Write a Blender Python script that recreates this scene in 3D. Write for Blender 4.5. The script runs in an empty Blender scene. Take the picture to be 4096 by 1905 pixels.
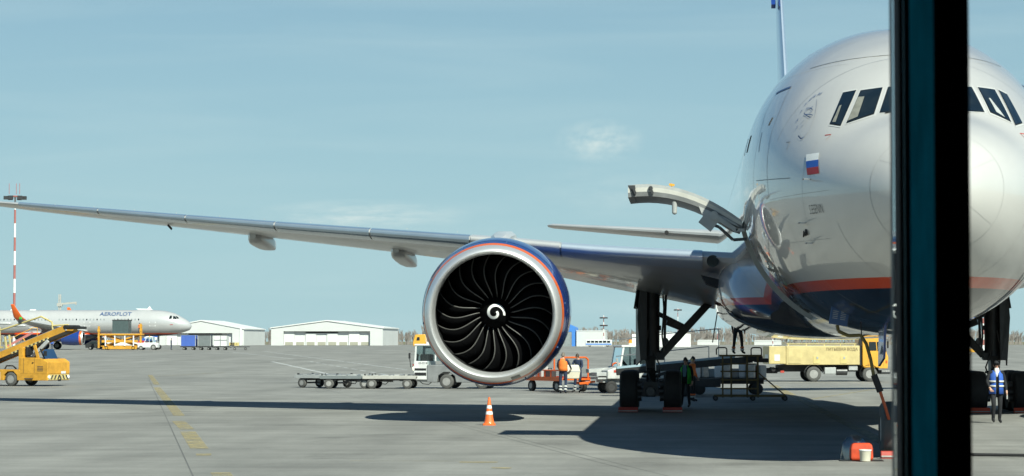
import bpy, bmesh, math, random
from mathutils import Vector, Matrix
random.seed(7)
R = math.radians
sc = bpy.context.scene
col = sc.collection

# ---------------------------------------------------------------- camera, sky, sun, exposure
cam = bpy.data.cameras.new('camera'); camo = bpy.data.objects.new('camera', cam); col.objects.link(camo)
cam.sensor_width = 36; cam.lens = 84.41; cam.clip_start = 0.05; cam.clip_end = 9000
camo.location = (0, 0, 2.25); camo.rotation_euler = (R(90 + 2.455), 0, R(4.148))
cam.dof.use_dof = True; cam.dof.focus_distance = 66; cam.dof.aperture_fstop = 19
sc.camera = camo

SUN_DX, SUN_DY = -0.58, 0.90            # ground offset of a shadow for each metre of height
sun_el = math.atan2(1, math.hypot(SUN_DX, SUN_DY))
sun_az = math.atan2(-SUN_DX, -SUN_DY)   # compass-like angle from +Y to +X, towards the sun
world = bpy.data.worlds.new('World'); sc.world = world; world.use_nodes = True
wn = world.node_tree.nodes; wl = world.node_tree.links
bg = wn['Background']; bg.inputs['Strength'].default_value = 0.06
sky = wn.new('ShaderNodeTexSky'); sky.sky_type = 'NISHITA'; sky.sun_disc = False
sky.sun_elevation = sun_el; sky.sun_rotation = sun_az
sky.altitude = 100; sky.air_density = 1.0; sky.dust_density = 0.15; sky.ozone_density = 3.0
tint = wn.new('ShaderNodeMix'); tint.data_type = 'RGBA'; tint.blend_type = 'MULTIPLY'; tint.inputs[0].default_value = 1
tint.inputs[7].default_value = (0.20, 0.55, 0.72, 1)
wl.new(sky.outputs[0], tint.inputs[6])
# thin clouds: soft patches in given directions
tc = wn.new('ShaderNodeTexCoord')
def cloud(prev, d, rx, rz, amt):
    m = wn.new('ShaderNodeMapping'); m.vector_type = 'POINT'
    az = math.atan2(d[0], d[1]); el = math.atan2(d[2], math.hypot(d[0], d[1]))
    sub = wn.new('ShaderNodeVectorMath'); sub.operation = 'SUBTRACT'
    n = Vector(d).normalized(); sub.inputs[1].default_value = n
    wl.new(tc.outputs['Generated'], sub.inputs[0])
    sca = wn.new('ShaderNodeVectorMath'); sca.operation = 'MULTIPLY'; sca.inputs[1].default_value = (1 / rx, 1 / rx, 1 / rz)
    wl.new(sub.outputs[0], sca.inputs[0])
    no = wn.new('ShaderNodeTexNoise'); no.inputs['Scale'].default_value = 1.9; no.inputs['Detail'].default_value = 8; no.inputs['Roughness'].default_value = .62
    wl.new(sca.outputs[0], no.inputs['Vector'])
    ln = wn.new('ShaderNodeVectorMath'); ln.operation = 'LENGTH'; wl.new(sca.outputs[0], ln.inputs[0])
    a = wn.new('ShaderNodeMath'); a.operation = 'SUBTRACT'; a.use_clamp = True; a.inputs[0].default_value = 1.15; wl.new(ln.outputs['Value'], a.inputs[1])
    b = wn.new('ShaderNodeMath'); b.operation = 'MULTIPLY'; nr = wn.new('ShaderNodeMapRange'); nr.inputs['From Min'].default_value = .36; nr.inputs['From Max'].default_value = .68; wl.new(no.outputs[0], nr.inputs['Value'])
    wl.new(a.outputs[0], b.inputs[0]); wl.new(nr.outputs[0], b.inputs[1])
    c = wn.new('ShaderNodeMath'); c.operation = 'MULTIPLY'; c.use_clamp = True; c.inputs[1].default_value = amt; wl.new(b.outputs[0], c.inputs[0])
    mx = wn.new('ShaderNodeMix'); mx.data_type = 'RGBA'; wl.new(c.outputs[0], mx.inputs[0]); wl.new(prev, mx.inputs[6])
    mx.inputs[7].default_value = (7.8, 8.4, 8.3, 1)
    return mx.outputs[2]
# pale haze near the horizon, all the way round
sep = wn.new('ShaderNodeSeparateXYZ'); wl.new(tc.outputs['Generated'], sep.inputs[0])
hz = wn.new('ShaderNodeMapRange'); hz.interpolation_type = 'SMOOTHSTEP'; hz.inputs['From Min'].default_value = -.05; hz.inputs['From Max'].default_value = .42; hz.inputs['To Min'].default_value = .92; hz.inputs['To Max'].default_value = 0
wl.new(sep.outputs['Z'], hz.inputs['Value'])
hm = wn.new('ShaderNodeMix'); hm.data_type = 'RGBA'; wl.new(hz.outputs[0], hm.inputs[0]); wl.new(tint.outputs[2], hm.inputs[6]); hm.inputs[7].default_value = (5.5, 7.0, 7.5, 1)
sm = wn.new('ShaderNodeMapping'); sm.inputs['Scale'].default_value = (2.2, 2.2, 22); wl.new(tc.outputs['Generated'], sm.inputs[0])
sn = wn.new('ShaderNodeTexNoise'); sn.inputs['Scale'].default_value = 2.4; sn.inputs['Detail'].default_value = 6; sn.inputs['Distortion'].default_value = .6; wl.new(sm.outputs[0], sn.inputs['Vector'])
sr = wn.new('ShaderNodeMapRange'); sr.inputs['From Min'].default_value = .45; sr.inputs['From Max'].default_value = .8; sr.inputs['To Max'].default_value = .22; wl.new(sn.outputs[0], sr.inputs['Value'])
sx = wn.new('ShaderNodeMix'); sx.data_type = 'RGBA'; wl.new(sr.outputs[0], sx.inputs[0]); wl.new(hm.outputs[2], sx.inputs[6]); sx.inputs[7].default_value = (7.4, 8.3, 8.4, 1)
last = sx.outputs[2]
for d, rx, rz, am in [((-.0358, 1, .0835), .0175, .0085, 1.0), ((-.136, 1, .0525), .042, .0065, 1.0), ((-.02, 1, .062), .05, .012, .3), ((.0, 1, .0125), .03, .006, .3)]:
    last = cloud(last, d, rx, rz, am)
wl.new(last, bg.inputs['Color'])

sl = bpy.data.lights.new('sun', 'SUN'); sl.energy = 5.0; sl.angle = R(0.53); sl.color = (1, .93, .81)
so = bpy.data.objects.new('sun', sl); col.objects.link(so)
so.rotation_euler = Vector((SUN_DX, SUN_DY, -1)).to_track_quat('-Z', 'Y').to_euler()
sc.view_settings.view_transform = 'Standard'; sc.view_settings.look = 'None'
sc.view_settings.exposure = 0.75; sc.view_settings.gamma = 1
sc.cycles.use_denoising = True; sc.cycles.max_bounces = 7; sc.cycles.transparent_max_bounces = 16
sc.cycles.caustics_reflective = False; sc.cycles.caustics_refractive = False

# ---------------------------------------------------------------- materials
def nt(name):
    m = bpy.data.materials.new(name); m.use_nodes = True
    return m, m.node_tree.nodes, m.node_tree.links, m.node_tree.nodes['Principled BSDF']
def mat(name, c, rough=.5, metal=0., coat=0., var=.12, scale=3., bump=0., spec=.5, emit=0, coords='Object', crough=.05):
    m, n, l, b = nt(name)
    b.inputs['Roughness'].default_value = rough; b.inputs['Metallic'].default_value = metal
    b.inputs['Coat Weight'].default_value = coat; b.inputs['Coat Roughness'].default_value = crough
    b.inputs['Specular IOR Level'].default_value = spec
    t = n.new('ShaderNodeTexCoord'); no = n.new('ShaderNodeTexNoise')
    no.inputs['Scale'].default_value = scale; no.inputs['Detail'].default_value = 6; no.inputs['Roughness'].default_value = .65
    l.new(t.outputs[coords], no.inputs['Vector'])
    r = n.new('ShaderNodeValToRGB'); r.color_ramp.elements[0].position = .3; r.color_ramp.elements[1].position = .72
    r.color_ramp.elements[0].color = tuple(x * (1 - var) for x in c) + (1,)
    r.color_ramp.elements[1].color = tuple(min(1, x * (1 + var * .5)) for x in c) + (1,)
    l.new(no.outputs[0], r.inputs[0]); l.new(r.outputs[0], b.inputs['Base Color'])
    if bump:
        bp = n.new('ShaderNodeBump'); bp.inputs['Strength'].default_value = bump; bp.inputs['Distance'].default_value = .02
        l.new(no.outputs[0], bp.inputs['Height']); l.new(bp.outputs[0], b.inputs['Normal'])
    if emit:
        b.inputs['Emission Color'].default_value = tuple(c) + (1,); b.inputs['Emission Strength'].default_value = emit
    return m
def glass(name, c=(.75, .85, .85), t=.6, rough=.03):
    m = bpy.data.materials.new(name); m.use_nodes = True; n = m.node_tree.nodes; l = m.node_tree.links
    n.remove(n['Principled BSDF'])
    tr = n.new('ShaderNodeBsdfTransparent'); tr.inputs[0].default_value = tuple(c) + (1,)
    g = n.new('ShaderNodeBsdfGlossy'); g.inputs['Roughness'].default_value = rough; g.inputs['Color'].default_value = (.9, .95, .95, 1)
    lw = n.new('ShaderNodeLayerWeight'); lw.inputs['Blend'].default_value = .2
    mp = n.new('ShaderNodeMapRange'); mp.inputs['To Min'].default_value = 1 - t; mp.inputs['To Max'].default_value = 1
    l.new(lw.outputs['Fresnel'], mp.inputs['Value'])
    mx = n.new('ShaderNodeMixShader'); l.new(mp.outputs[0], mx.inputs[0]); l.new(tr.outputs[0], mx.inputs[1]); l.new(g.outputs[0], mx.inputs[2])
    l.new(mx.outputs[0], n['Material Output'].inputs['Surface'])
    return m
def livery(name, bands, top, rough, coat, metal=.0, axis='Z', spec=.5):
    """paint bands by height on the body: bands = [(upper limit, colour)...], above them `top`"""
    m, n, l, b = nt(name)
    b.inputs['Roughness'].default_value = rough; b.inputs['Coat Weight'].default_value = coat; b.inputs['Coat Roughness'].default_value = .03
    b.inputs['Metallic'].default_value = metal; b.inputs['Specular IOR Level'].default_value = spec; b.inputs['Coat IOR'].default_value = 1.65
    t = n.new('ShaderNodeTexCoord'); s = n.new('ShaderNodeSeparateXYZ'); l.new(t.outputs['Object'], s.inputs[0])
    no = n.new('ShaderNodeTexNoise'); no.inputs['Scale'].default_value = .9; no.inputs['Detail'].default_value = 7; l.new(t.outputs['Object'], no.inputs['Vector'])
    r = n.new('ShaderNodeMapRange'); r.inputs['To Min'].default_value = .88; r.inputs['To Max'].default_value = 1.05; l.new(no.outputs[0], r.inputs['Value'])
    bp = n.new('ShaderNodeBump'); bp.inputs['Strength'].default_value = .35; bp.inputs['Distance'].default_value = .006
    nb = n.new('ShaderNodeTexNoise'); nb.inputs['Scale'].default_value = 1.7; nb.inputs['Detail'].default_value = 2; l.new(t.outputs['Object'], nb.inputs['Vector']); l.new(nb.outputs[0], bp.inputs['Height'])
    l.new(bp.outputs[0], b.inputs['Normal']); l.new(bp.outputs[0], b.inputs['Coat Normal'])
    cur = None
    for lim, c in bands[::-1]:
        g = n.new('ShaderNodeMath'); g.operation = 'LESS_THAN'; g.inputs[1].default_value = lim; l.new(s.outputs[axis], g.inputs[0])
        mx = n.new('ShaderNodeMix'); mx.data_type = 'RGBA'; l.new(g.outputs[0], mx.inputs[0])
        if cur is None: mx.inputs[6].default_value = tuple(top) + (1,)
        else: l.new(cur, mx.inputs[6])
        mx.inputs[7].default_value = tuple(c) + (1,); cur = mx.outputs[2]
    mu = n.new('ShaderNodeMix'); mu.data_type = 'RGBA'; mu.blend_type = 'MULTIPLY'; mu.inputs[0].default_value = 1
    l.new(cur, mu.inputs[6]); l.new(r.outputs[0], mu.inputs[7]); l.new(mu.outputs[2], b.inputs['Base Color'])
    return m

SILVER = (.60, .60, .59); RED = (.66, .075, .010); NAVY = (.002, .0065, .019); BLUE = (.012, .045, .22); ORANGE = (.72, .13, .02)
fus_mat = livery('airliner_paint', [(3.20, NAVY), (3.39, RED)], (.61, .59, .555), .30, 1.0, .05)
M = dict(
    wing=mat('wing_paint', (.50, .50, .49), .30, 0, .35, .12, .7),
    slat=mat('slat_metal', (.40, .49, .57), .2, .5, .6, .1, .8),  # blue of the reflected sky is put into the slat colour
    slat2=mat('slat_blue_paint', (.48, .55, .62), .3, .15, .5, .08, .8),
    lip=mat('polished_lip', (.88, .88, .87), .42, .75, 0, .07, 1.2),
    blade=mat('fan_blade_black', (.004, .004, .0045), .8, 0, 0, .1, spec=.03), edge=mat('blade_edge_metal', (.115, .112, .105), .5, .3, 0, .1),
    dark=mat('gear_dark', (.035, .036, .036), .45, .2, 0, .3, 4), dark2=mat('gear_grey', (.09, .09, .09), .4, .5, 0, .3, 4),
    black=mat('black_matte', (.012, .012, .013), .7, 0, 0, .1), steel=mat('steel', (.36, .36, .36), .35, .7, 0, .2, 5),
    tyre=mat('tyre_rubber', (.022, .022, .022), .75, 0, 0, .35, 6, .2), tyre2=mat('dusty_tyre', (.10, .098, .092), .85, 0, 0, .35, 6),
    rim=mat('wheel_rim', (.38, .37, .35), .5, .3, 0, .25, 5), blue=mat('blue_paint', BLUE, .25, 0, .7, .1), red=mat('red_paint', RED, .35, 0, .4, .1),
    orange=mat('orange_paint', ORANGE, .35, 0, .3, .15), navyline=mat('dark_blue_print', (.05, .10, .22), .5, 0, 0, .05),
    greyline=mat('panel_line_grey', (.22, .24, .27), .5, 0, 0, .05), faintline=mat('faint_seam', (.42, .42, .41), .5, 0, .3, .05), white=mat('white_paint', (.72, .72, .70), .4, 0, .2, .14, 2.5),
    whiter=mat('bright_white', (.85, .85, .83), .5, 0, 0, .06), offwhite=mat('worn_white', (.55, .55, .52), .55, 0, 0, .3, 3),
    cockpit=mat('cockpit_glass', (.010, .015, .016), .08, 0, .6, .1, spec=.5), winframe=mat('window_frame', (.55, .55, .53), .4, 0, .3, .1),
    yellow=mat('loader_yellow', (.66, .33, .035), .45, 0, .2, .32, 2.6), paleyellow=mat('tank_yellow', (.60, .48, .22), .5, 0, .15, .22, 2.),
    railyellow=mat('rail_pale_yellow', (.62, .50, .20), .5, 0, 0, .15), camel=mat('cab_orange_yellow', (.76, .38, .045), .35, 0, .4, .12, 2.),
    belt=mat('belt_grey', (.26, .27, .28), .8, 0, 0, .2, 4), grey=mat('body_grey', (.23, .235, .235), .5, 0, .15, .25, 2.2),
    lightgrey=mat('light_grey', (.42, .43, .42), .5, 0, 0, .2, 3), chass=mat('chassis_dark', (.03, .03, .03), .7, 0, 0, .4, 4),
    conc=mat('rough_beige', (.45, .44, .40), .8, 0, 0, .2), skin=mat('skin', (.50, .29, .20), .55, 0, 0, .1), hair=mat('hair_brown', (.05, .035, .025), .6, 0, 0, .2),
    greyhair=mat('hair_grey', (.18, .15, .12), .7, 0, 0, .2), navy=mat('navy_cloth', (.022, .035, .075), .85, 0, 0, .3, 9), blackc=mat('black_cloth', (.012, .013, .016), .85, 0, 0, .3, 9),
    vorange=mat('orange_vest', (.85, .20, .03), .75, 0, 0, .15, 9), vgreen=mat('green_vest', (.05, .52, .06), .75, 0, 0, .2, 9),
    vblue=mat('blue_vest', (.035, .12, .48), .75, 0, 0, .2, 9), refl=mat('reflective_band', (.60, .60, .56), .4, 0, 0, .1), beltb=mat('pale_blue_belt', (.34, .46, .52), .7, 0, 0, .15, 4), shirt=mat('light_blue_shirt', (.16, .28, .36), .8, 0, 0, .15, 9),
    cone=mat('cone_orange', (.80, .155, .03), .5, 0, .1, .12, 8), brown=mat('brown_lettering', (.16, .11, .05), .6, 0, 0, .1), brick=mat('hydrant_red', (.45, .05, .03), .5, 0, 0, .2),
    tin=mat('hangar_white', (.60, .605, .585), .5, 0, 0, .08, .12), tindoor=mat('hangar_door_white', (.70, .70, .68), .5, 0, 0, .06, .2), tan=mat('hangar_door_tan', (.36, .35, .28), .6, 0, 0, .1),
    hblue=mat('hangar_blue', (.06, .22, .60), .5, 0, 0, .1), panelgrey=mat('glazed_grey', (.26, .29, .29), .4, 0, 0, .3, 1.), redw=mat('mast_red', (.40, .14, .12), .5, 0, 0, .15),
    bluecont=mat('blue_curtain', (.06, .13, .45), .6, 0, 0, .15, 2), greycont=mat('container_grey', (.22, .24, .24), .45, .3, 0, .15), darkcont=mat('container_dark', (.07, .10, .10), .5, 0, 0, .2),
    bags2=mat('door_primer_cream', (.60, .585, .53), .5, 0, 0, .15, 3), bags=mat('wrapped_bags', (.62, .58, .52), .35, 0, .5, .5, 3), rubber=mat('cable_olive', (.16, .12, .03), .6, 0, 0, .3), cablered=mat('cable_orange', (.45, .10, .04), .6, 0, 0, .2),
    plastic=glass('clear_film', (.80, .86, .88), .80, .15), blind=mat('sun_blind', (.24, .235, .20), .6, 0, 0, .3, 5), cream=mat('cream_plastic', (.62, .58, .46), .5, 0, 0, .1), redbag=mat('red_bag', (.62, .07, .02), .55, 0, 0, .3, 7),
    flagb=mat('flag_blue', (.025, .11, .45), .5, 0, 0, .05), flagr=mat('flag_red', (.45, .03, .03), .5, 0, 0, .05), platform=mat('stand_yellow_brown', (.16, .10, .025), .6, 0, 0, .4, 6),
    mull=mat('mullion_sky_sheen', (.03, .60, .80), .6, 0, 0, .35, 6, spec=0), mulld=mat('mullion_black', (.004, .004, .005), .6, 0, 0, .05), gasket=mat('gasket_black', (.006, .006, .007), .8, 0, 0, .05),  # mull: sky sheen on the mullion's side face, put into the teal colour
    mullh=mat('mullion_bright_edge', (.05, .22, .28), .4, .3, 0, .1), room=mat('hall_grey', (.10, .10, .10), .8, 0, 0, .1),  # mullh: highlight along the bead put into its colour
    beacon=mat('amber_beacon', (.95, .28, .02), .3, 0, .6, .05), lamp=mat('head_lamp', (.9, .82, .6), .2, 0, .8, .05, emit=.9),
    joint=mat('joint_dark', (.14, .14, .135), .9, 0, 0, .3), ypaint=mat('faded_yellow_line', (.46, .36, .14), .8, 0, 0, .45, 2.5), wpaint=mat('faded_white_line', (.52, .53, .52), .8, 0, 0, .35, 1.5),
    wood=mat('bare_twigs', (.27, .24, .22), .9, 0, 0, .35, .02), grass=mat('dry_grass', (.17, .16, .085), .95, 0, 0, .3, .05),
    g_clear=glass('cab_glass', (.66, .78, .80), .93), g_dark=glass('dark_glass', (.16, .2, .21), .97), g_win=glass('hall_pane', (.93, .985, .985), .985, .0),
)

def worn(name, c, thr):
    m, n, l, b = nt(name); b.inputs['Base Color'].default_value = c + (1,); b.inputs['Roughness'].default_value = .8
    t = n.new('ShaderNodeTexCoord'); no = n.new('ShaderNodeTexNoise'); no.inputs['Scale'].default_value = 2.2; no.inputs['Detail'].default_value = 9; no.inputs['Roughness'].default_value = .72; l.new(t.outputs['Object'], no.inputs['Vector'])
    r = n.new('ShaderNodeMapRange'); r.inputs['From Min'].default_value = thr - .12; r.inputs['From Max'].default_value = thr + .10; r.inputs['To Min'].default_value = .08; r.inputs['To Max'].default_value = .82; l.new(no.outputs[0], r.inputs['Value']); l.new(r.outputs[0], b.inputs['Alpha'])
    return m
M['ypaint'] = worn('faded_yellow_line', (.42, .345, .17), .51); M['wpaint'] = worn('faded_white_line', (.60, .61, .60), .45); M['oldpaint'] = worn('very_worn_line', (.42, .38, .27), .52)
# ---------------------------------------------------------------- mesh helpers
class MB:
    def __init__(s): s.v = []; s.f = []; s.mi = []
    def add(s, vs, fs, mi=0):
        o = len(s.v); s.v += [tuple(v) for v in vs]
        for f in fs: s.f.append([i + o for i in f]); s.mi.append(mi)
        return s
    def box(s, c, d, rz=0, mi=0, ry=0):
        x, y, z = d[0] / 2, d[1] / 2, d[2] / 2
        m = Matrix.Translation(c) @ Matrix.Rotation(rz, 4, 'Z') @ Matrix.Rotation(ry, 4, 'Y')
        vs = [m @ Vector((a * x, b * y, e * z)) for a in (-1, 1) for b in (-1, 1) for e in (-1, 1)]
        return s.add(vs, [(0, 1, 3, 2), (4, 6, 7, 5), (0, 4, 5, 1), (2, 3, 7, 6), (0, 2, 6, 4), (1, 5, 7, 3)], mi)
    def bb(s, x0, x1, y0, y1, z0, z1, mi=0): return s.box(((x0 + x1) / 2, (y0 + y1) / 2, (z0 + z1) / 2), (x1 - x0, y1 - y0, z1 - z0), 0, mi)
    def prism(s, poly, a, b, axis='y', mi=0):
        def P(u, w, t): return {'y': (u, t, w), 'x': (t, u, w), 'z': (u, w, t)}[axis]
        n = len(poly); vs = [P(u, w, a) for u, w in poly] + [P(u, w, b) for u, w in poly]
        fs = [list(range(n)), list(range(2 * n - 1, n - 1, -1))] + [(i, n + i, n + (i + 1) % n, (i + 1) % n) for i in range(n)]
        return s.add(vs, fs, mi)
    def cyl(s, p0, p1, r0, r1=None, n=10, mi=0):
        r1 = r0 if r1 is None else r1; p0 = Vector(p0); p1 = Vector(p1); d = (p1 - p0).normalized()
        u = d.orthogonal().normalized(); w = d.cross(u); vs = []
        for p, r in ((p0, r0), (p1, r1)):
            for i in range(n):
                a = 2 * math.pi * i / n; vs.append(p + (u * math.cos(a) + w * math.sin(a)) * r)
        return s.add(vs, [list(range(n))[::-1], list(range(n, 2 * n))] + [(i, (i + 1) % n, n + (i + 1) % n, n + i) for i in range(n)], mi)
    def bar(s, p0, p1, w, h=None, mi=0):
        h = h or w; p0 = Vector(p0); p1 = Vector(p1); d = (p1 - p0).normalized()
        up = Vector((0, 0, 1)) if abs(d.z) < .9 else Vector((0, 1, 0))
        u = d.cross(up).normalized(); q = u.cross(d)
        vs = [p + u * a * w / 2 + q * b * h / 2 for p in (p0, p1) for a, b in ((-1, -1), (1, -1), (1, 1), (-1, 1))]
        return s.add(vs, [(3, 2, 1, 0), (4, 5, 6, 7), (0, 1, 5, 4), (1, 2, 6, 5), (2, 3, 7, 6), (3, 0, 4, 7)], mi)
    def tube(s, pts, r, n=7, mi=0):
        for a, b in zip(pts, pts[1:]): s.cyl(a, b, r, r, n, mi)
        return s
    def loft(s, rings, caps=True, mi=0, closed=True):
        n = len(rings[0]); o = len(s.v); s.v += [tuple(p) for r in rings for p in r]
        for i in range(len(rings) - 1):
            for j in range(n if closed else n - 1):
                k = (j + 1) % n; s.f.append([o + i * n + j, o + i * n + k, o + (i + 1) * n + k, o + (i + 1) * n + j]); s.mi.append(mi)
        if caps:
            s.f.append([o + j for j in range(n)][::-1]); s.mi.append(mi)
            s.f.append([o + (len(rings) - 1) * n + j for j in range(n)]); s.mi.append(mi)
        return s
    def lathe(s, prof, c=(0, 0, 0), axis='y', n=48, mi=0, caps=False):
        rings = []
        for t, r in prof:
            ring = []
            for i in range(n):
                a = 2 * math.pi * i / n; u, w = r * math.cos(a), r * math.sin(a)
                p = {'y': (u, t, w), 'x': (t, u, w), 'z': (u, w, t)}[axis]
                ring.append((p[0] + c[0], p[1] + c[1], p[2] + c[2]))
            rings.append(ring)
        return s.loft(rings, caps, mi)
    def sphere(s, c, r, n=12, m=8, mi=0, sc3=(1, 1, 1)):
        rings = [[(c[0] + sc3[0] * r * math.sin(math.pi * (i + .02) / (m + .04)) * math.cos(2 * math.pi * j / n), c[1] + sc3[1] * r * math.sin(math.pi * (i + .02) / (m + .04)) * math.sin(2 * math.pi * j / n), c[2] - sc3[2] * r * math.cos(math.pi * (i + .02) / (m + .04))) for j in range(n)] for i in range(m + 1)]
        return s.loft(rings, True, mi)
    def build(s, name, mats, parent=None, smooth=None, bevel=0, fixn=True):
        me = bpy.data.meshes.new(name); me.from_pydata(s.v, [], s.f)
        ms = mats if isinstance(mats, (list, tuple)) else [mats]
        for m in ms: me.materials.append(M[m] if isinstance(m, str) else m)
        if len(ms) > 1: me.polygons.foreach_set('material_index', s.mi)
        if fixn:
            bm = bmesh.new(); bm.from_mesh(me); bmesh.ops.recalc_face_normals(bm, faces=bm.faces); bm.to_mesh(me); bm.free()
        if smooth is not None:
            me.polygons.foreach_set('use_smooth', [True] * len(me.polygons)); me.set_sharp_from_angle(angle=R(smooth))
        me.update()
        o = bpy.data.objects.new(name, me); col.objects.link(o)
        if parent is not None: o.parent = parent
        if bevel:
            b = o.modifiers.new('bevel', 'BEVEL'); b.width = bevel; b.segments = 2; b.limit_method = 'ANGLE'; b.angle_limit = R(40)
        return o
def tag(o, label=None, cat=None, group=None, kind=None):
    for k, v in (('label', label), ('category', cat), ('group', group), ('kind', kind)):
        if v: o[k] = v
    return o
def thing(name, label, cat, loc=(0, 0, 0), rz=0, group=None):
    o = bpy.data.objects.new(name, None); o.empty_display_size = .3; col.objects.link(o)
    o.location = loc; o.rotation_euler = (0, 0, rz)
    return tag(o, label, cat, group)
def copy_tree(o, parent=None):
    c = o.copy(); col.objects.link(c); c.parent = parent
    for ch in list(o.children): copy_tree(ch, c)
    return c
def text_mesh(s, size, font_extra=0, width=1.):
    cu = bpy.data.curves.new('text', 'FONT'); cu.body = s; cu.size = size; cu.offset = font_extra; cu.align_x = 'CENTER'; cu.align_y = 'CENTER'; cu.resolution_u = 3
    o = bpy.data.objects.new('text', cu); col.objects.link(o)
    dg = bpy.context.evaluated_depsgraph_get(); me = bpy.data.meshes.new_from_object(o.evaluated_get(dg))
    vs = [(v.co.x * width, v.co.y) for v in me.vertices]; fs = [list(p.vertices) for p in me.polygons]
    bpy.data.objects.remove(o); bpy.data.curves.remove(cu); bpy.data.meshes.remove(me)
    return vs, fs
def text_obj(s, size, fn, name, m, parent, extra=0, width=1.):
    vs, fs = text_mesh(s, size, extra, width); b = MB(); b.add([fn(u, w) for u, w in vs], fs)
    return b.build(name, m, parent, fixn=False)
def wheel(parent, c, r, w, m='tyre', axis='y', rimm='rim', n=22, rr=.56):
    b = MB(); h = w / 2
    b.lathe([(-h * .55, r * .5), (-h, r * rr), (-h, r * .86), (-h * .8, r * .97), (-h * .3, r), (h * .3, r), (h * .8, r * .97), (h, r * .86), (h, r * rr), (h * .55, r * .5)], (0, 0, 0), axis, n, caps=True)
    o = b.build('wheel', m, parent, 35); o.location = c
    q = MB(); q.lathe([(-h * .93, r * (rr - .02)), (-h * .55, r * rr * .75), (-h * .7, r * .2), (-h * .95, r * .13), (h * .95, r * .13), (h * .7, r * .2), (h * .55, r * rr * .75), (h * .93, r * (rr - .02))], (0, 0, 0), axis, n, caps=True)
    q.build('rim', rimm, o, 35)
    return o
def pchip(xs, ys):
    n = len(xs); h = [xs[i + 1] - xs[i] for i in range(n - 1)]; d = [(ys[i + 1] - ys[i]) / h[i] for i in range(n - 1)]
    m = [d[0]] + [0 if d[i - 1] * d[i] <= 0 else 2 * d[i - 1] * d[i] / (d[i - 1] + d[i]) for i in range(1, n - 1)] + [d[-1]]
    def f(x):
        if x <= xs[0]: return ys[0]
        if x >= xs[-1]: return ys[-1]
        i = max(k for k in range(n - 1) if xs[k] <= x); t = (x - xs[i]) / h[i]
        return ys[i] * (1 + 2 * t) * (1 - t) ** 2 + h[i] * m[i] * t * (1 - t) ** 2 + ys[i + 1] * t * t * (3 - 2 * t) + h[i] * m[i + 1] * t * t * (t - 1)
    return f
def gz(y):
    for (a, b), (c, d) in zip(GP, GP[1:]):
        if y <= c: return b + (d - b) * (y - a) / (c - a)
    return GP[-1][1]
GP = [(-400, 0), (150, 0), (360, .96), (900, .61), (6000, .61)]

# ---------------------------------------------------------------- setting: ground, grass, woodland, markings
def apron_material():
    m, n, l, b = nt('apron_concrete')
    t = n.new('ShaderNodeTexCoord')
    def noise(scale, sx=1, sy=1, det=8, rough=.6):
        mp = n.new('ShaderNodeMapping'); mp.inputs['Scale'].default_value = (sx, sy, 1); l.new(t.outputs['Object'], mp.inputs[0])
        no = n.new('ShaderNodeTexNoise'); no.inputs['Scale'].default_value = scale; no.inputs['Detail'].default_value = det; no.inputs['Roughness'].default_value = rough
        l.new(mp.outputs[0], no.inputs['Vector']); return no.outputs[0]
    def ramp(src, p0, p1, c0, c1):
        r = n.new('ShaderNodeValToRGB'); r.color_ramp.elements[0].position = p0; r.color_ramp.elements[1].position = p1
        r.color_ramp.elements[0].color = (c0,) * 3 + (1,); r.color_ramp.elements[1].color = (c1,) * 3 + (1,); l.new(src, r.inputs[0]); return r.outputs[0]
    def mul(a, bb):
        x = n.new('ShaderNodeMix'); x.data_type = 'RGBA'; x.blend_type = 'MULTIPLY'; x.inputs[0].default_value = 1; l.new(a, x.inputs[6]); l.new(bb, x.inputs[7]); return x.outputs[2]
    base = n.new('ShaderNodeRGB'); base.outputs[0].default_value = (.268, .262, .240, 1)
    c = mul(base.outputs[0], ramp(noise(.05, 1, 1), .3, .7, .86, 1.08))
    c = mul(c, ramp(noise(.35, 1, .55), .36, .66, .80, 1.08))
    c = mul(c, ramp(noise(.22, 1, .8, 10, .7), .56, .72, 1.0, .62))         # oil and tyre stains
    c = mul(c, ramp(noise(.16, 2.2, .12, 6), .35, .65, .86, 1.07))          # traffic streaks along the stand
    c = mul(c, ramp(noise(1.0, .12, .9, 7, .65), .34, .62, .84, 1.06))      # broad smears across the stand
    c = mul(c, ramp(noise(1.3, 1, 1, 8, .75), .66, .74, 1.0, .55))          # small oil spots
    c = mul(c, ramp(noise(.9, .5, 1.4, 9, .8), .70, .78, 1.0, 1.22))        # pale scuffs
    c = mul(c, ramp(noise(9, 1, 1, 4), .3, .7, .92, 1.07))
    l.new(c, b.inputs['Base Color']); b.inputs['Roughness'].default_value = .78; b.inputs['Specular IOR Level'].default_value = .35
    bp = n.new('ShaderNodeBump'); bp.inputs['Strength'].default_value = .15; bp.inputs['Distance'].default_value = .01
    l.new(noise(14, 1, 1, 4), bp.inputs['Height']); l.new(bp.outputs[0], b.inputs['Normal'])
    return m
def strip(name, m, y0, y1, dz, x=None):
    b = MB(); ys = sorted({y0, y1} | {p[0] for p in GP if y0 < p[0] < y1})
    xl, xr = x or (-2500, 2500)
    for a, c in zip(ys, ys[1:]): b.add([(xl, a, gz(a) + dz), (xr, a, gz(a) + dz), (xr, c, gz(c) + dz), (xl, c, gz(c) + dz)], [(0, 1, 2, 3)])
    return b.build(name, m)
M['apron'] = apron_material()
ground = strip('apron_ground', 'apron', -400, 1060, 0); tag(ground, 'grey concrete airport apron with stains and worn markings', 'ground', kind='structure')
gr = strip('grass_field', 'grass', 1060, 6000, 0); tag(gr, 'dry grass field at the far edge of the apron', 'grass', kind='structure')

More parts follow.
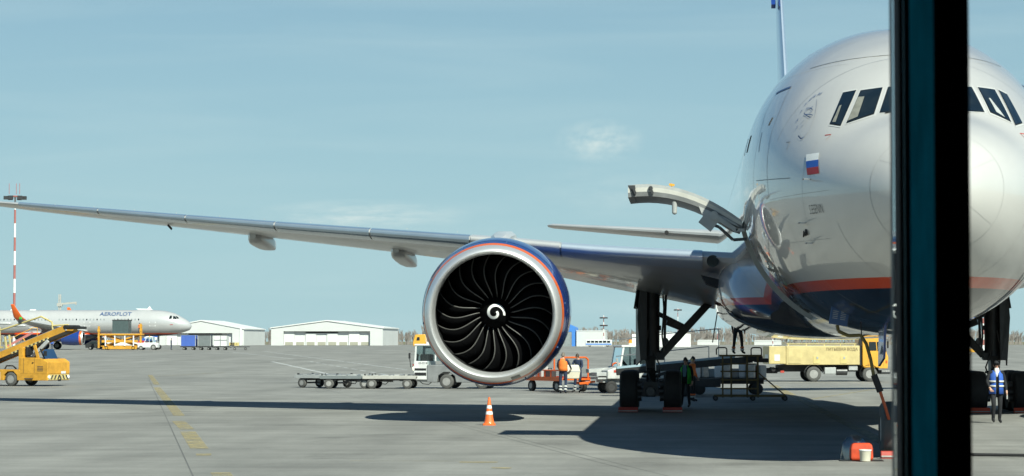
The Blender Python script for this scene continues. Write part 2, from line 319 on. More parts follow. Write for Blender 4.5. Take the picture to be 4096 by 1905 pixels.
def line_piece(name, p0, p1, w, m, dz=.004, parent=None, steps=None):
    b = MB(); n = steps or max(1, int(abs(p1[1] - p0[1]) / 40)); d = Vector((p1[0] - p0[0], p1[1] - p0[1])).normalized(); q = Vector((-d.y, d.x)) * w / 2
    for i in range(n):
        a = [p0[k] + (p1[k] - p0[k]) * i / n for k in (0, 1)]; c = [p0[k] + (p1[k] - p0[k]) * (i + 1) / n for k in (0, 1)]
        b.add([(a[0] - q.x, a[1] - q.y, gz(a[1]) + dz), (a[0] + q.x, a[1] + q.y, gz(a[1]) + dz), (c[0] + q.x, c[1] + q.y, gz(c[1]) + dz), (c[0] - q.x, c[1] - q.y, gz(c[1]) + dz)], [(0, 1, 2, 3)])
    return b.build(name, m, parent)

MK = [('yellow_line', (-25.57, 114.9), (-15.25, 71.6), .34, 'ypaint'), ('yellow_line', (-14.2, 66.6), (-12.65, 60.4), .36, 'ypaint'), ('yellow_line', (-12.35, 59.0), (-10.15, 49.7), .38, 'ypaint'), ('yellow_line', (-9.62, 47.5), (-9.45, 46.7), .30, 'ypaint'), ('yellow_line', (-7.95, 40.7), (-7.6, 39.2), .34, 'ypaint'),
      ('yellow_line', (-34.9, 154.8), (-27.2, 122.2), .3, 'ypaint'), ('yellow_line', (-33.7, 150.5), (-31.8, 164), .18, 'ypaint'), ('expansion_joint', (-31.3, 138.5), (-7.0, 34.5), .022, 'joint'), ('expansion_joint', (-8.0, 72), (-1.0, 42.0), .014, 'joint'),
      ('white_line', (-38.7, 222.7), (-23.6, 158.2), .32, 'wpaint'), ('white_line', (-61.8, 322.4), (-39.7, 241.1), .28, 'wpaint'), ('white_line', (-68.2, 369), (-20.6, 176.5), .26, 'wpaint'),
      ('yellow_line', (4.62, 185), (4.45, 142), .42, 'ypaint'), ('yellow_line', (4.36, 122.3), (4.36, 101), .40, 'ypaint'), ('yellow_line', (4.36, 101), (4.36, 38), .34, 'oldpaint'), ('yellow_line', (4.6, 92.5), (9.2, 115.4), .14, 'ypaint'), ('yellow_line', (-4.2, 44.6), (-3.5, 44.6), .5, 'ypaint'), ('yellow_line', (-3.45, 42.5), (-3.1, 42.5), .4, 'ypaint'), ('yellow_line', (-6.3, 44.9), (-4.2, 44.9), .06, 'ypaint'),
      ('white_line', (-60, 116.5), (-16, 133.0), .22, 'wpaint'), ('white_line', (-60, 122.5), (-22, 137.0), .2, 'wpaint'), ('expansion_joint', (-40, 88.0), (40, 88.0), .03, 'joint'), ('expansion_joint', (-40, 52), (40, 52.0), .03, 'joint')]
for i in range(11):
    a = i / 11; c = a + .055; MK.append(('white_line', (-34.9 + 17.4 * a, 221.8 - 74 * a), (-34.9 + 17.4 * c, 221.8 - 74 * c), .24, 'wpaint'))
for k in range(-3, 6):
    if k: MK.append(('expansion_joint', (-31.3 + 7.6 * k, 138.5 + 1.8 * k), (-7.0 + 7.6 * k, 34.5 + 1.8 * k), .012, 'joint'))
for k in range(6): MK.append(('expansion_joint', (-50, 38.6 + 7.6 * k - 11.7), (40, 38.6 + 7.6 * k + 9.4), .012, 'joint'))
for i, (nm_, p0, p1, w, m_) in enumerate(MK): line_piece(nm_, p0, p1, w, m_, .004 + .0015 * (i % 3), ground)
# ---------------------------------------------------------------- the near airliner
AX, AY = 4.36, 41.3
liner = thing('airliner', 'large white wide-body airliner with red stripe and navy belly, nose towards the window', 'airplane', (AX, AY, 0))
FS = [0, .15, .5, 1, 1.7, 2.4, 3.5, 4.5, 6, 8, 10, 50, 60, 68, 73.5]
SQ = [math.sqrt(v) for v in FS]
f_top = pchip(SQ, [4.90, 5.36, 5.68, 5.96, 6.22, 6.44, 7.02, 7.50, 8.10, 8.62, 8.83, 8.83, 8.78, 8.5, 7.6])
f_bot = pchip(SQ, [4.90, 4.44, 4.05, 3.70, 3.30, 3.02, 2.72, 2.55, 2.42, 2.36, 2.35, 2.35, 3.5, 5.2, 6.7])
f_w = pchip(SQ, [0.0, .47, .86, 1.24, 1.66, 1.99, 2.40, 2.68, 2.96, 3.13, 3.19, 3.19, 2.5, 1.3, .25])
f_zc = pchip(SQ, [4.90, 4.90, 4.91, 4.93, 4.97, 5.02, 5.12, 5.22, 5.36, 5.52, 5.59, 5.59, 6.1, 6.9, 7.2])
def fsurf(y, th, off=0.):
    """point on the fuselage at station y, angle th from the horizontal (0 = right side, 180 = left side in local x)"""
    s = math.sqrt(max(y, 0)); zc = f_zc(s); w = f_w(s); h = (f_top(s) - zc) if math.sin(th) >= 0 else (zc - f_bot(s))
    return Vector(((w + off) * math.cos(th), y, zc + (h + off) * math.sin(th)))
def fsurf_xz(y, z, side=-1, off=.006):
    s = math.sqrt(max(y, 0)); zc = f_zc(s); h = (f_top(s) - zc) if z > zc else (zc - f_bot(s)); t = max(-1, min(1, (z - zc) / h))
    return Vector((side * (f_w(s) * math.sqrt(1 - t * t) + off), y, z + off * t))
def fy_at(x, z):
    """station where the nose surface passes through (x, z), found by bisection"""
    lo, hi = 0.0, 10.0
    for _ in range(40):
        md = (lo + hi) / 2; s = math.sqrt(md); zc = f_zc(s); h = (f_top(s) - zc) if z > zc else (zc - f_bot(s))
        ins = f_w(s) > 0 and h > 0 and (x / f_w(s)) ** 2 + ((z - zc) / h) ** 2 <= 1
        if ins: hi = md
        else: lo = md
    return hi
NT = 128
DY0, DY1 = 11.4, 14.1; T0, T1 = 180 + 14.0625, 180 + 61.875
stn = [0.0005] + [(.06 + (math.sqrt(10) - .06) * i / 46) ** 2 for i in range(47)] + [10.5, 11, DY0, 12, 12.7, 13.4, DY1, 15, 17, 20, 24, 28, 32, 36, 40, 44, 48, 50, 52, 54, 56, 58, 60, 62, 64, 66, 68, 70, 72, 73.5]
b = MB(); rings = [[fsurf(y, 2 * math.pi * j / NT) for j in range(NT)] for y in stn]
b.loft(rings, True)
keep = []
for f in b.f:
    c = sum((Vector(b.v[i]) for i in f), Vector()) / len(f); th = math.degrees(math.atan2(c.z - 5.59, c.x)) % 360
    keep.append(not (len(f) == 4 and DY0 < c.y < DY1 and T0 - .3 < th < T1 + 1.2 and c.x < 0))
b.f = [f for f, k in zip(b.f, keep) if k]; b.mi = [0] * len(b.f)
fus = b.build('fuselage', fus_mat, liner, 50)
# cargo doorway: recessed frame, floor and liner inside
b = MB(); ths = [R(T0 + (T1 - T0) * i / 16) for i in range(17)]
for y in (DY0, DY1): b.loft([[fsurf(y, t, .004) for t in ths], [fsurf(y, t, -.22) for t in ths]], False, closed=False)
b.loft([[fsurf(y, t, -.9) for t in ths] for y in (DY0 - .3, DY1 + .3)], False, closed=False)
for t in (ths[0], ths[-1]): b.loft([[fsurf(y, t, o) for y in (DY0, DY1)] for o in (.004, -.9)], False, closed=False)
b.build('cargo_doorway', 'lightgrey', fus, 40)
def ribbon(pts, w, name, m, parent=None, off=.006):
    """thin line that follows the fuselage through (station, height) points on one side"""
    b = MB(); P = [fsurf_xz(y, z, s, off) for y, z, s in pts]
    for i in range(len(P) - 1):
        a, c = P[i], P[i + 1]; d = (c - a).normalized(); nrm = Vector((a.x, 0, a.z - 5.3)).normalized(); q = d.cross(nrm).normalized() * w / 2
        b.add([a - q, a + q, c + q, c - q], [(0, 1, 2, 3)])
    return b.build(name, m, parent or fus)
def arc_ribbon(y, t0, t1, w, name, m, n=40, off=.005):
    b = MB()
    b.loft([[fsurf(y - w / 2, R(t0 + (t1 - t0) * i / n), off) for i in range(n + 1)], [fsurf(y + w / 2, R(t0 + (t1 - t0) * i / n), off) for i in range(n + 1)]], False, closed=False)
    return b.build(name, m, fus)
arc_ribbon(.876, 0, 360, .008, 'radome_joint', 'faintline', 64)
for yy, a0, a1 in ((1.9, 200, 340), (3.0, 150, 200), (3.9, 195, 345), (6.3, 196, 250), (9.9, 60, 260), (10.9, 100, 192), (15.2, 110, 250), (17.6, 110, 250)): arc_ribbon(yy, a0, a1, .007, 'skin_seam', 'faintline')
for yy in (4.9, 8.9): arc_ribbon(yy, 40 if yy < 5 else 20, 160, .010, 'panel_joint', 'greyline')
for zz, y0, y1 in ((4.1, 2.4, 10.8), (4.95, 2.0, 4.9), (7.6, 5.3, 10.5), (8.2, 6.8, 12)):
    for s_ in (-1, 1): ribbon([(y0 + (y1 - y0) * q / 14, zz, s_) for q in range(15)], .007, 'skin_seam', 'faintline')
# radome lightning strips
for a in (30, 150, 215, 325):
    b = MB(); q = [fsurf(.12 + .72 * i / 6, R(a), .006) for i in range(7)]
    for i in range(6):
        t = Vector((-math.sin(R(a)), 0, math.cos(R(a)))) * .003; b.add([q[i] - t, q[i] + t, q[i + 1] + t, q[i + 1] - t], [(0, 1, 2, 3)])
    b.build('lightning_strip', 'faintline', fus)
# cockpit windows: panes laid on the nose skin, each with its frame
def nose_patch(poly, off, name, m, parent, n=7):
    """quad of (x, z) corners filled as a grid on the nose skin"""
    a, bq, c, d = [Vector((p[0], 0, p[1])) for p in poly]; b = MB(); rows = []
    for i in range(n + 1):
        row = []
        for j in range(n + 1):
            u, v = i / n, j / n; p = (a * (1 - u) + d * u) * (1 - v) + (bq * (1 - u) + c * u) * v
            y = fy_at(p.x, p.z); e = 1e-3
            g = Vector((fy_at(p.x + .02, p.z) - y, -.02, fy_at(p.x, p.z + .02) - y)); nn = Vector((g.x, -.02, g.z)).normalized()
            row.append(Vector((p.x, y, p.z)) + nn * off)
        rows.append(row)
    b.loft(rows, False, closed=False); return b.build(name, m, parent, 60)
def grow(poly, g):
    c = sum((Vector(p) for p in poly), Vector((0, 0))) / 4
    return [tuple(Vector(p) + (Vector(p) - c).normalized() * g) for p in poly]
WIN = [[(-1.70, 6.25), (-1.41, 6.89), (-1.18, 6.92), (-1.525, 6.19)], [(-1.42, 6.225), (-1.095, 6.90), (-.715, 6.94), (-.945, 6.38)], [(-.83, 6.395), (-.60, 6.94), (-.03, 6.97), (-.03, 6.40)],
       [(.05, 6.40), (.05, 6.97), (.93, 6.955), (1.05, 6.41)], [(1.185, 6.42), (1.075, 6.955), (1.41, 6.935), (1.56, 6.25)], [(1.64, 6.19), (1.50, 6.94), (1.66, 6.86), (1.81, 6.26)]]
for p in WIN:
    f = nose_patch(grow(p, .052), .006, 'window_frame', 'winframe', liner)
    g = nose_patch(grow(p, .018), .010, 'seal', 'black', f); g = nose_patch(p, .015, 'pane', 'cockpit', f)
# sun blinds seen behind two panes
nose_patch([(-1.40, 6.26), (-1.16, 6.76), (-1.05, 6.76), (-1.22, 6.33)], .019, 'sun_blind', 'blind', liner)
nose_patch([(-1.655, 6.27), (-1.50, 6.60), (-1.46, 6.62), (-1.60, 6.26)], .019, 'sun_blind', 'blind', liner)
nose_patch([(1.30, 6.42), (1.22, 6.72), (1.25, 6.72), (1.45, 6.32)], .019, 'sun_blind', 'lightgrey', liner)
# wipers
for s in (-1, 1):
    b = MB(); y = fy_at(s * .45, 6.40); b.bar((s * .75, fy_at(s * .75, 6.38) - .03, 6.38), (s * .15, fy_at(s * .15, 6.40) - .03, 6.395), .02); b.build('wiper', 'black', liner)
# flag, name and round emblem on the cheek
for k, m in enumerate(('whiter', 'flagb', 'flagr')):
    b = MB(); rows = []
    for i in range(5):
        y = 3.12 - .43 * i / 4; rows.append([fsurf_xz(y - .80 * .4 * (k + v / 2) / 3, 5.68 - .4 * (k + v / 2) / 3, -1, .012) for v in range(3)])
    b.loft(rows, False, closed=False); o = b.build('flag_stripe', m, fus, 60)
text_obj('S.ESENIN', .245, lambda u, w: fsurf_xz(2.50 - u, 4.635 + w, -1, .012), 'name_lettering', 'dark', fus, -.004, .56)
def emblem():
    def stroke(pts, w0, w1):
        fy = pchip(list(range(len(pts))), [q[0] for q in pts]); fz = pchip(list(range(len(pts))), [q[1] for q in pts]); n = (len(pts) - 1) * 4
        b = MB(); P = [fsurf_xz(fy(k / 4), fz(k / 4), -1, .014) for k in range(n + 1)]
        for i in range(n):
            d = (P[i + 1] - P[i]).normalized(); nrm = Vector((P[i].x, 0, P[i].z - 5.3)).normalized(); q = d.cross(nrm).normalized()
            wa = w0 + (w1 - w0) * i / n; b.add([P[i] - q * wa, P[i] + q * wa, P[i + 1] + q * wa, P[i + 1] - q * wa], [(0, 1, 2, 3)])
        return b.build('emblem_stroke', 'navyline', fus)
    stroke([(4.42, 6.82), (4.13, 6.65), (3.87, 6.46), (3.71, 6.30), (3.61, 6.16), (3.61, 6.06), (3.68, 6.02), (3.88, 6.09)], .005, .014)
    stroke([(4.03, 6.26), (3.99, 6.33), (4.06, 6.45), (4.10, 6.55), (4.14, 6.59), (4.33, 6.65), (4.46, 6.66)], .009, .009)
    stroke([(4.29, 6.45), (4.30, 6.525), (4.12, 6.51), (3.94, 6.47), (3.94, 6.43), (4.15, 6.49), (4.39, 6.58), (4.33, 6.65), (4.26, 6.675)], .009, .008)
    stroke([(4.14, 6.36), (4.11, 6.42), (4.17, 6.54), (4.12, 6.58)], .009, .009)
    for ch, (y, z) in zip('SKYTEAM', [(4.18, 6.27), (4.40, 6.43), (4.56, 6.61), (4.66, 6.75), (4.67, 6.85), (4.66, 6.91), (4.57, 6.94)]):
        vs, fs = text_mesh(ch, .10); t = MB(); t.add([fsurf_xz(y - 1.3 * u + .3 * w, z + w * .8, -1, .014) for u, w in vs], fs); t.build('emblem_letter', 'navyline', fus, fixn=False)
emblem()
# passenger door outline with its dark scuff edge, cabin windows
dz0, dz1 = 5.0, 7.35
def outline(y0, y1, z0, z1, w, name, s=-1, m='navyline'):
    n = 14; pts = [(y0, z0 + (z1 - z0) * i / n, s) for i in range(n + 1)] + [(y0 + (y1 - y0) * i / 4, z1, s) for i in range(1, 5)] + [(y1, z1 - (z1 - z0) * i / n, s) for i in range(1, n + 1)] + [(y1 - (y1 - y0) * i / 4, z0, s) for i in range(1, 5)]
    return ribbon(pts, w, name, m)
for s in (-1, 1):
    fe = [(6.52, 7.29), (6.2, 7.02), (5.88, 6.73), (5.57, 6.26), (5.29, 5.85), (5.03, 5.29), (4.98, 5.0)]; re_ = [(7.54, 7.27), (7.36, 6.87), (6.95, 6.55), (6.75, 6.2), (6.59, 5.7), (6.55, 5.3), (6.5, 5.0)]
    def curve(q, w, nm, m_):
        a = pchip(list(range(len(q))), [v[0] for v in q]); c = pchip(list(range(len(q))), [v[1] for v in q]); return ribbon([(a(k / 4), c(k / 4), s) for k in range(4 * len(q) - 3)], w, nm, m_)
    curve(fe, .016, 'passenger_door_edge', 'navyline'); curve(re_, .014, 'passenger_door_edge', 'navyline'); curve([re_[0], (7.0, 7.285), fe[0]], .06, 'door_top_seal', 'navyline')
    ribbon([(6.62 - .35 * q / 4, 6.40 - .42 * q / 4, s) for q in range(5)], .035, 'door_handle', 'navyline')
    ribbon([(5.0 + .2 * i, 7.75 - .01 * i, s) for i in range(9)], .03, 'panel_joint', 'greyline')
    ribbon([(3.6 + .25 * i, 5.28 + .012 * i, s) for i in range(11)], .016, 'panel_joint', 'greyline')
    ribbon([(6.2, z, s) for z in (6.50, 6.58, 6.66)], .10, 'door_window', 'greyline')
    for k in range(28):
        y = 8.6 + .84 * k; ribbon([(y, 6.15 + .09 * q, s) for q in range(5)], .24, 'cabin_window', 'cockpit')
    outline(DY0 - 1.2, DY0 - .75, 3.9, 4.25, .014, 'access_panel', s, 'greyline')
# probes and small fittings
def probe(p, d, s=-1):
    b = MB(); a = fsurf_xz(p[0], p[1], s, 0); o = Vector((s * .12, -.02, 0)); b.bar(a, a + o, .05, .02); b.cyl(a + o + Vector((0, .05, 0)), a + o + Vector((0, -d, 0)), .018, .008, 8); b.build('pitot_probe', 'steel', liner, 40)
for s in (-1, 1):
    for p in ((3.1, 4.42), (3.15, 4.05), (2.7, 5.20)): probe(p, .22, s)
    b = MB(); a = fsurf_xz(3.2, 4.25, s, 0); b.cyl(a, a + Vector((s * .03, 0, 0)), .07, .06, 12); b.bar(a + Vector((s * .05, .02, .01)), a + Vector((s * .05, .2, -.06)), .02, .05); b.build('angle_vane', 'black', liner)
    ribbon([(2.95, 6.02, s), (2.80, 6.02, s), (2.80, 5.92, s)], .018, 'door_marker', 'brick')
    ribbon([(4.3, 6.0, s), (4.15, 6.0, s), (4.15, 5.85, s)], .018, 'door_marker', 'greyline')
for s in (-.42, .42): b = MB(); b.cyl((s * 1.55, fy_at(s * 1.55, 3.32), 3.32), (s * 1.55 - .03, fy_at(s * 1.55, 3.32) - .12, 3.72), .008, .006, 6); b.build('static_wick', 'black', liner)

# open cargo door: curved panel swung up and outwards
hx, hz = -3.13, 4.86
def door_ring(y, inn):
    pts = []
    for i in range(13):
        u = i / 12; chord = 2.62; x = hx - chord * u * math.cos(R(17.5)); z = hz + .02 + chord * u * math.sin(R(17.5)) + 1.15 * u * (1 - u) * .98
        pts.append((x, y, z - inn * (.235 if u > .06 else .16)))
    return pts
b = MB(); b.loft([door_ring(DY0 + .03, 0), door_ring(DY1 - .03, 0)], False, closed=False)
cd = b.build('cargo_door', 'white', liner, 40)
b = MB(); b.loft([door_ring(DY0 + .03, 0), door_ring(DY0 + .03, .30)], False, closed=False); b.build('door_edge_top', 'lightgrey', cd, 40)
b = MB(); b.loft([door_ring(DY0 + .03, .30), door_ring(DY0 + .04, .70)], False, closed=False); b.build('door_edge_flange', 'bags2', cd, 40)
b = MB(); b.loft([door_ring(DY0 + .04, .70), door_ring(DY0 + .06, 1.12)], False, closed=False); b.build('door_edge_liner', 'grey', cd, 40)
b = MB(); b.loft([door_ring(DY0 + .06, 1.12), door_ring(DY1 - .06, 1.12)], False, closed=False); b.build('door_lining', 'grey', cd, 40)
b = MB(); b.loft([door_ring(DY1 - .03, 0), door_ring(DY1 - .06, 1.12)], False, closed=False); b.build('door_edge_rear', 'lightgrey', cd, 40)
b = MB(); e = door_ring(0, 0)[-1]; e2 = door_ring(0, 1.12)[-1]; b.prism([(e[0], e[2]), (e2[0] + .14, e2[2]), (e[0] + .16, e[2])], DY0 + .02, DY1 - .03); b.build('door_lip', 'dark2', cd)
b = MB(); b.box((hx - .72, DY0 + .02, hz + .02), (.34, .1, .34), 0, 0, R(38)); b.prism([(hx - .95, hz + .34), (hx - .35, hz + .08), (hx - .12, hz - .06), (hx - .06, hz - .12), (hx - .3, hz - .02), (hx - .8, hz - .02)], DY0 - .02, DY0 + .08); b.build('hinge_bracket', 'lightgrey', cd)
b = MB(); b.bar((hx - .60, DY0 - .04, hz + .12), (hx - .12, DY0 - .04, hz - .20), .05, .09); b.cyl((hx - .62, DY0 - .07, hz + .13), (hx - .62, DY0 + .04, hz + .13), .10, .10, 16); b.bar((hx - .14, DY0 - .04, hz - .19), (hx + .05, DY0 - .04, hz - .19), .05, .07); b.build('hinge_arm', 'lightgrey', cd)
b = MB(); b.tube([(hx - .75, DY0 + .05, hz - .02), (hx - .5, DY0 + .05, hz - .12), (hx - .2, DY0 + .05, hz - .40), (hx + .1, DY0 + .05, hz - .38)], .035); b.build('actuator_rod', 'dark2', cd)
b = MB(); b.cyl((hx - 1.48, DY0 + .15, hz + .45), (hx - 1.48, DY0 + .15, hz + .22), .06, .055, 12); b.sphere((hx - 1.48, DY0 + .15, hz + .22), .056, 12, 6); b.build('door_grip', 'lightgrey', cd, 50)
for xx in (-2.38, -2.0):
    b = MB(); b.cyl((hx + xx, DY0 - .01, hz + .74), (hx + xx, DY0 + .06, hz + .74), .05, .05, 10); b.bar((hx + xx, DY0, hz + .74), (hx + xx + .05, DY0, hz + .62), .05); b.build('latch', 'dark2', cd)
b = MB(); b.bar((hx - 1.55, DY0 + .6, hz + .70), (hx - 1.55, DY0 + .6, hz + .88), .03); b.bar((hx - 1.60, DY0 + .6, hz + .86), (hx - 1.48, DY0 + .6, hz + .84), .05); b.build('beacon', 'yellow', cd)

# wing-body fairing
b = MB(); rings = []
for y, w, zt, zb in [(21.0, 2.2, 3.2, 2.55), (22, 2.9, 3.8, 2.40), (23.5, 3.30, 4.5, 2.33), (26, 3.48, 5.1, 2.30), (32, 3.55, 5.3, 2.28), (39, 3.5, 5.2, 2.28), (44, 3.2, 4.8, 2.32), (48, 2.5, 3.5, 2.5)]:
    r = []
    for j in range(40):
        a = 2 * math.pi * j / 40; zc = (zt + zb) / 2; e = .82
        r.append((w * math.copysign(abs(math.cos(a)) ** e, math.cos(a)), y, zc + (zt - zb) / 2 * math.copysign(abs(math.sin(a)) ** e, math.sin(a))))
    rings.append(r)
b.loft(rings)
b.build('belly_fairing', fus_mat, fus, 45)

# wings
W_S = [2.6, 5.0, 7.0, 9.6, 12, 15, 18.3, 22, 25.5, 28.4, 30.6, 32.2]
le = pchip([2.6, 9.6, 28.4, 30.6, 32.2], [25.0, 30.0, 43.2, 45.4, 47.6]); lch = pchip([2.6, 5, 9.6, 18.3, 28.4, 30.6, 32.2], [14.4, 12.6, 9.6, 6.3, 3.1, 1.9, .7])
lz = pchip([2.6, 7, 9.6, 18.3, 28.4, 32.2], [4.50, 4.86, 5.17, 6.05, 7.17, 7.62]); tz = pchip([2.6, 7, 9.6, 18.3, 28.4, 32.2], [3.15, 4.05, 4.62, 5.80, 7.06, 7.60])
tk = pchip([2.6, 7, 9.6, 18.3, 28.4, 32.2], [1.50, 1.22, 1.02, .74, .36, .10])
def airfoil(sp, side, grow_=0., xmax=1., n=16):
    L, C, z0, z1, T = le(sp), lch(sp), lz(sp), tz(sp), tk(sp); up, lo = [], []
    for i in range(n + 1):
        u = (1 - math.cos(math.pi * i / n)) / 2 * xmax
        t = 5 * (.2969 * math.sqrt(u) - .126 * u - .3516 * u * u + .2843 * u ** 3 - .1036 * u ** 4) * T
        z = z0 + (z1 - z0) * u; up.append((side * sp, L + C * u - (grow_ if u < .02 else 0), z + t * .58 + grow_)); lo.append((side * sp, L + C * u - (grow_ if u < .02 else 0), z - t * .46 - grow_))
    return up + lo[:0:-1] if xmax >= 1 else up[::-1] + lo[1:]
for side in (-1, 1):
    b = MB(); b.loft([airfoil(s, side) for s in W_S]); wg = b.build('wing', 'wing', liner, 40)
    segs = [(3.9, 8.0, 'slat2'), (10.9, 14.2, 'slat'), (14.25, 17.6, 'slat'), (17.65, 21.0, 'slat'), (21.05, 24.6, 'slat'), (24.65, 28.2, 'slat')]
    for a, c, m in segs:
        b = MB(); k = 5; b.loft([airfoil(a + (c - a) * i / k, side, .022, 0.10 if a > 4 else .07, 8) for i in range(k + 1)], False, closed=False); b.build('slat', m, wg, 50)
    b = MB(); b.loft([airfoil(8.05 + .7 * i, side, .03, .10, 8) for i in range(5)], False, closed=False); b.build('pylon_strake', 'wing', wg, 50)
    # landing light and a black wedge at the wing root
    b = MB(); b.cyl((side * 3.62, le(3.62) - .06, 4.47), (side * 3.62, le(3.62) + .3, 4.47), .17, .17, 18); b.build('landing_light', 'cockpit', wg, 40)
    b = MB(); p = [(3.35, 3.95), (3.95, 4.10), (3.8, 3.85), (3.45, 3.72)]; b.prism([(side * u, z) for u, z in p], le(3.5) + .5, le(3.5) + 1.6); b.build('root_black_wedge', 'black', wg)
    for sp, zz in ((13.8, 0), (19.0, 0)):
        C = lch(sp); L = le(sp); b = MB(); rr = []
        for t, rad in ((.46, .10), (.50, .20), (.56, .25), (.66, .265), (.82, .26), (.96, .22), (1.06, .18), (1.12, .03)):
            zc = lz(sp) + (tz(sp) - lz(sp)) * min(t, 1) - .20 - .12 * max(0, t - .6); rr.append([(side * sp + rad * 1.0 * math.copysign(abs(math.cos(a)) ** .5, math.cos(a)), L + C * t, zc + rad * 1.05 * math.copysign(abs(math.sin(a)) ** .55, math.sin(a))) for a in [2 * math.pi * j / 20 for j in range(20)]])
        b.loft(rr); b.build('flap_track_fairing', 'wing', wg, 50)
    b = MB(); b.bar((side * 22.2, le(22.2) + 1.9, lz(22.2) - .22), (side * 22.1, le(22.2) + 2.1, lz(22.2) - .36), .02, .08); b.build('drain_mast', 'dark2', wg)
    for i in range(10):
        sp = 11.5 + 1.7 * i; b = MB(); b.box((side * sp, le(sp) + lch(sp) * .25, lz(sp) + tk(sp) * .31), (.015, .08, .03)); b.build('vortex_generator', 'lightgrey', wg)
# tail
b = MB()
def symfoil(c0, ch, th, axis, at):
    out = []
    for i in range(21):
        a = 2 * math.pi * i / 21; u = (1 + math.cos(a)) / 2; t = math.sin(a) * th / 2 * (1.2 if u < .5 else 1) * (1 - u * .4)
        out.append((t, c0 + ch * u, at) if axis == 'z' else (at, c0 + ch * u, t))
    return out
b.loft([symfoil(57.5, 10.8, .62, 'z', 8.2), symfoil(68.6, 4.4, .34, 'z', 18.1), symfoil(69.1, 4.0, .2, 'z', 18.4)])
fin = b.build('tail_fin', livery('fin_paint', [(9.5, (.55, .6, .68))], (.46, .54, .66), .2, .8, .3), liner, 50)
b = MB(); b.bar((-.32, 69.0, 17.6), (-.32, 69.3, 17.95), .2, .25); b.build('tip_fairing', 'blue', fin)
for side in (-1, 1):
    b = MB(); r = []
    for sp, L, C, zz, T in ((.6, 60.2, 7.2, 6.58, .7), (10.35, 66.6, 2.4, 7.46, .22), (10.6, 66.9, 2.0, 7.47, .1)):
        r.append([(side * sp, p[1], zz + p[2]) for p in symfoil(L, C, T, 'x', 0)])
    b.loft(r); st = b.build('tailplane', 'wing', liner, 50)
    b = MB(); b.cyl((side * 5.2, 63.0, 6.96), (side * 5.2, 63.4, 6.96), .09, .09, 12); b.build('tailplane_light', 'black', st)

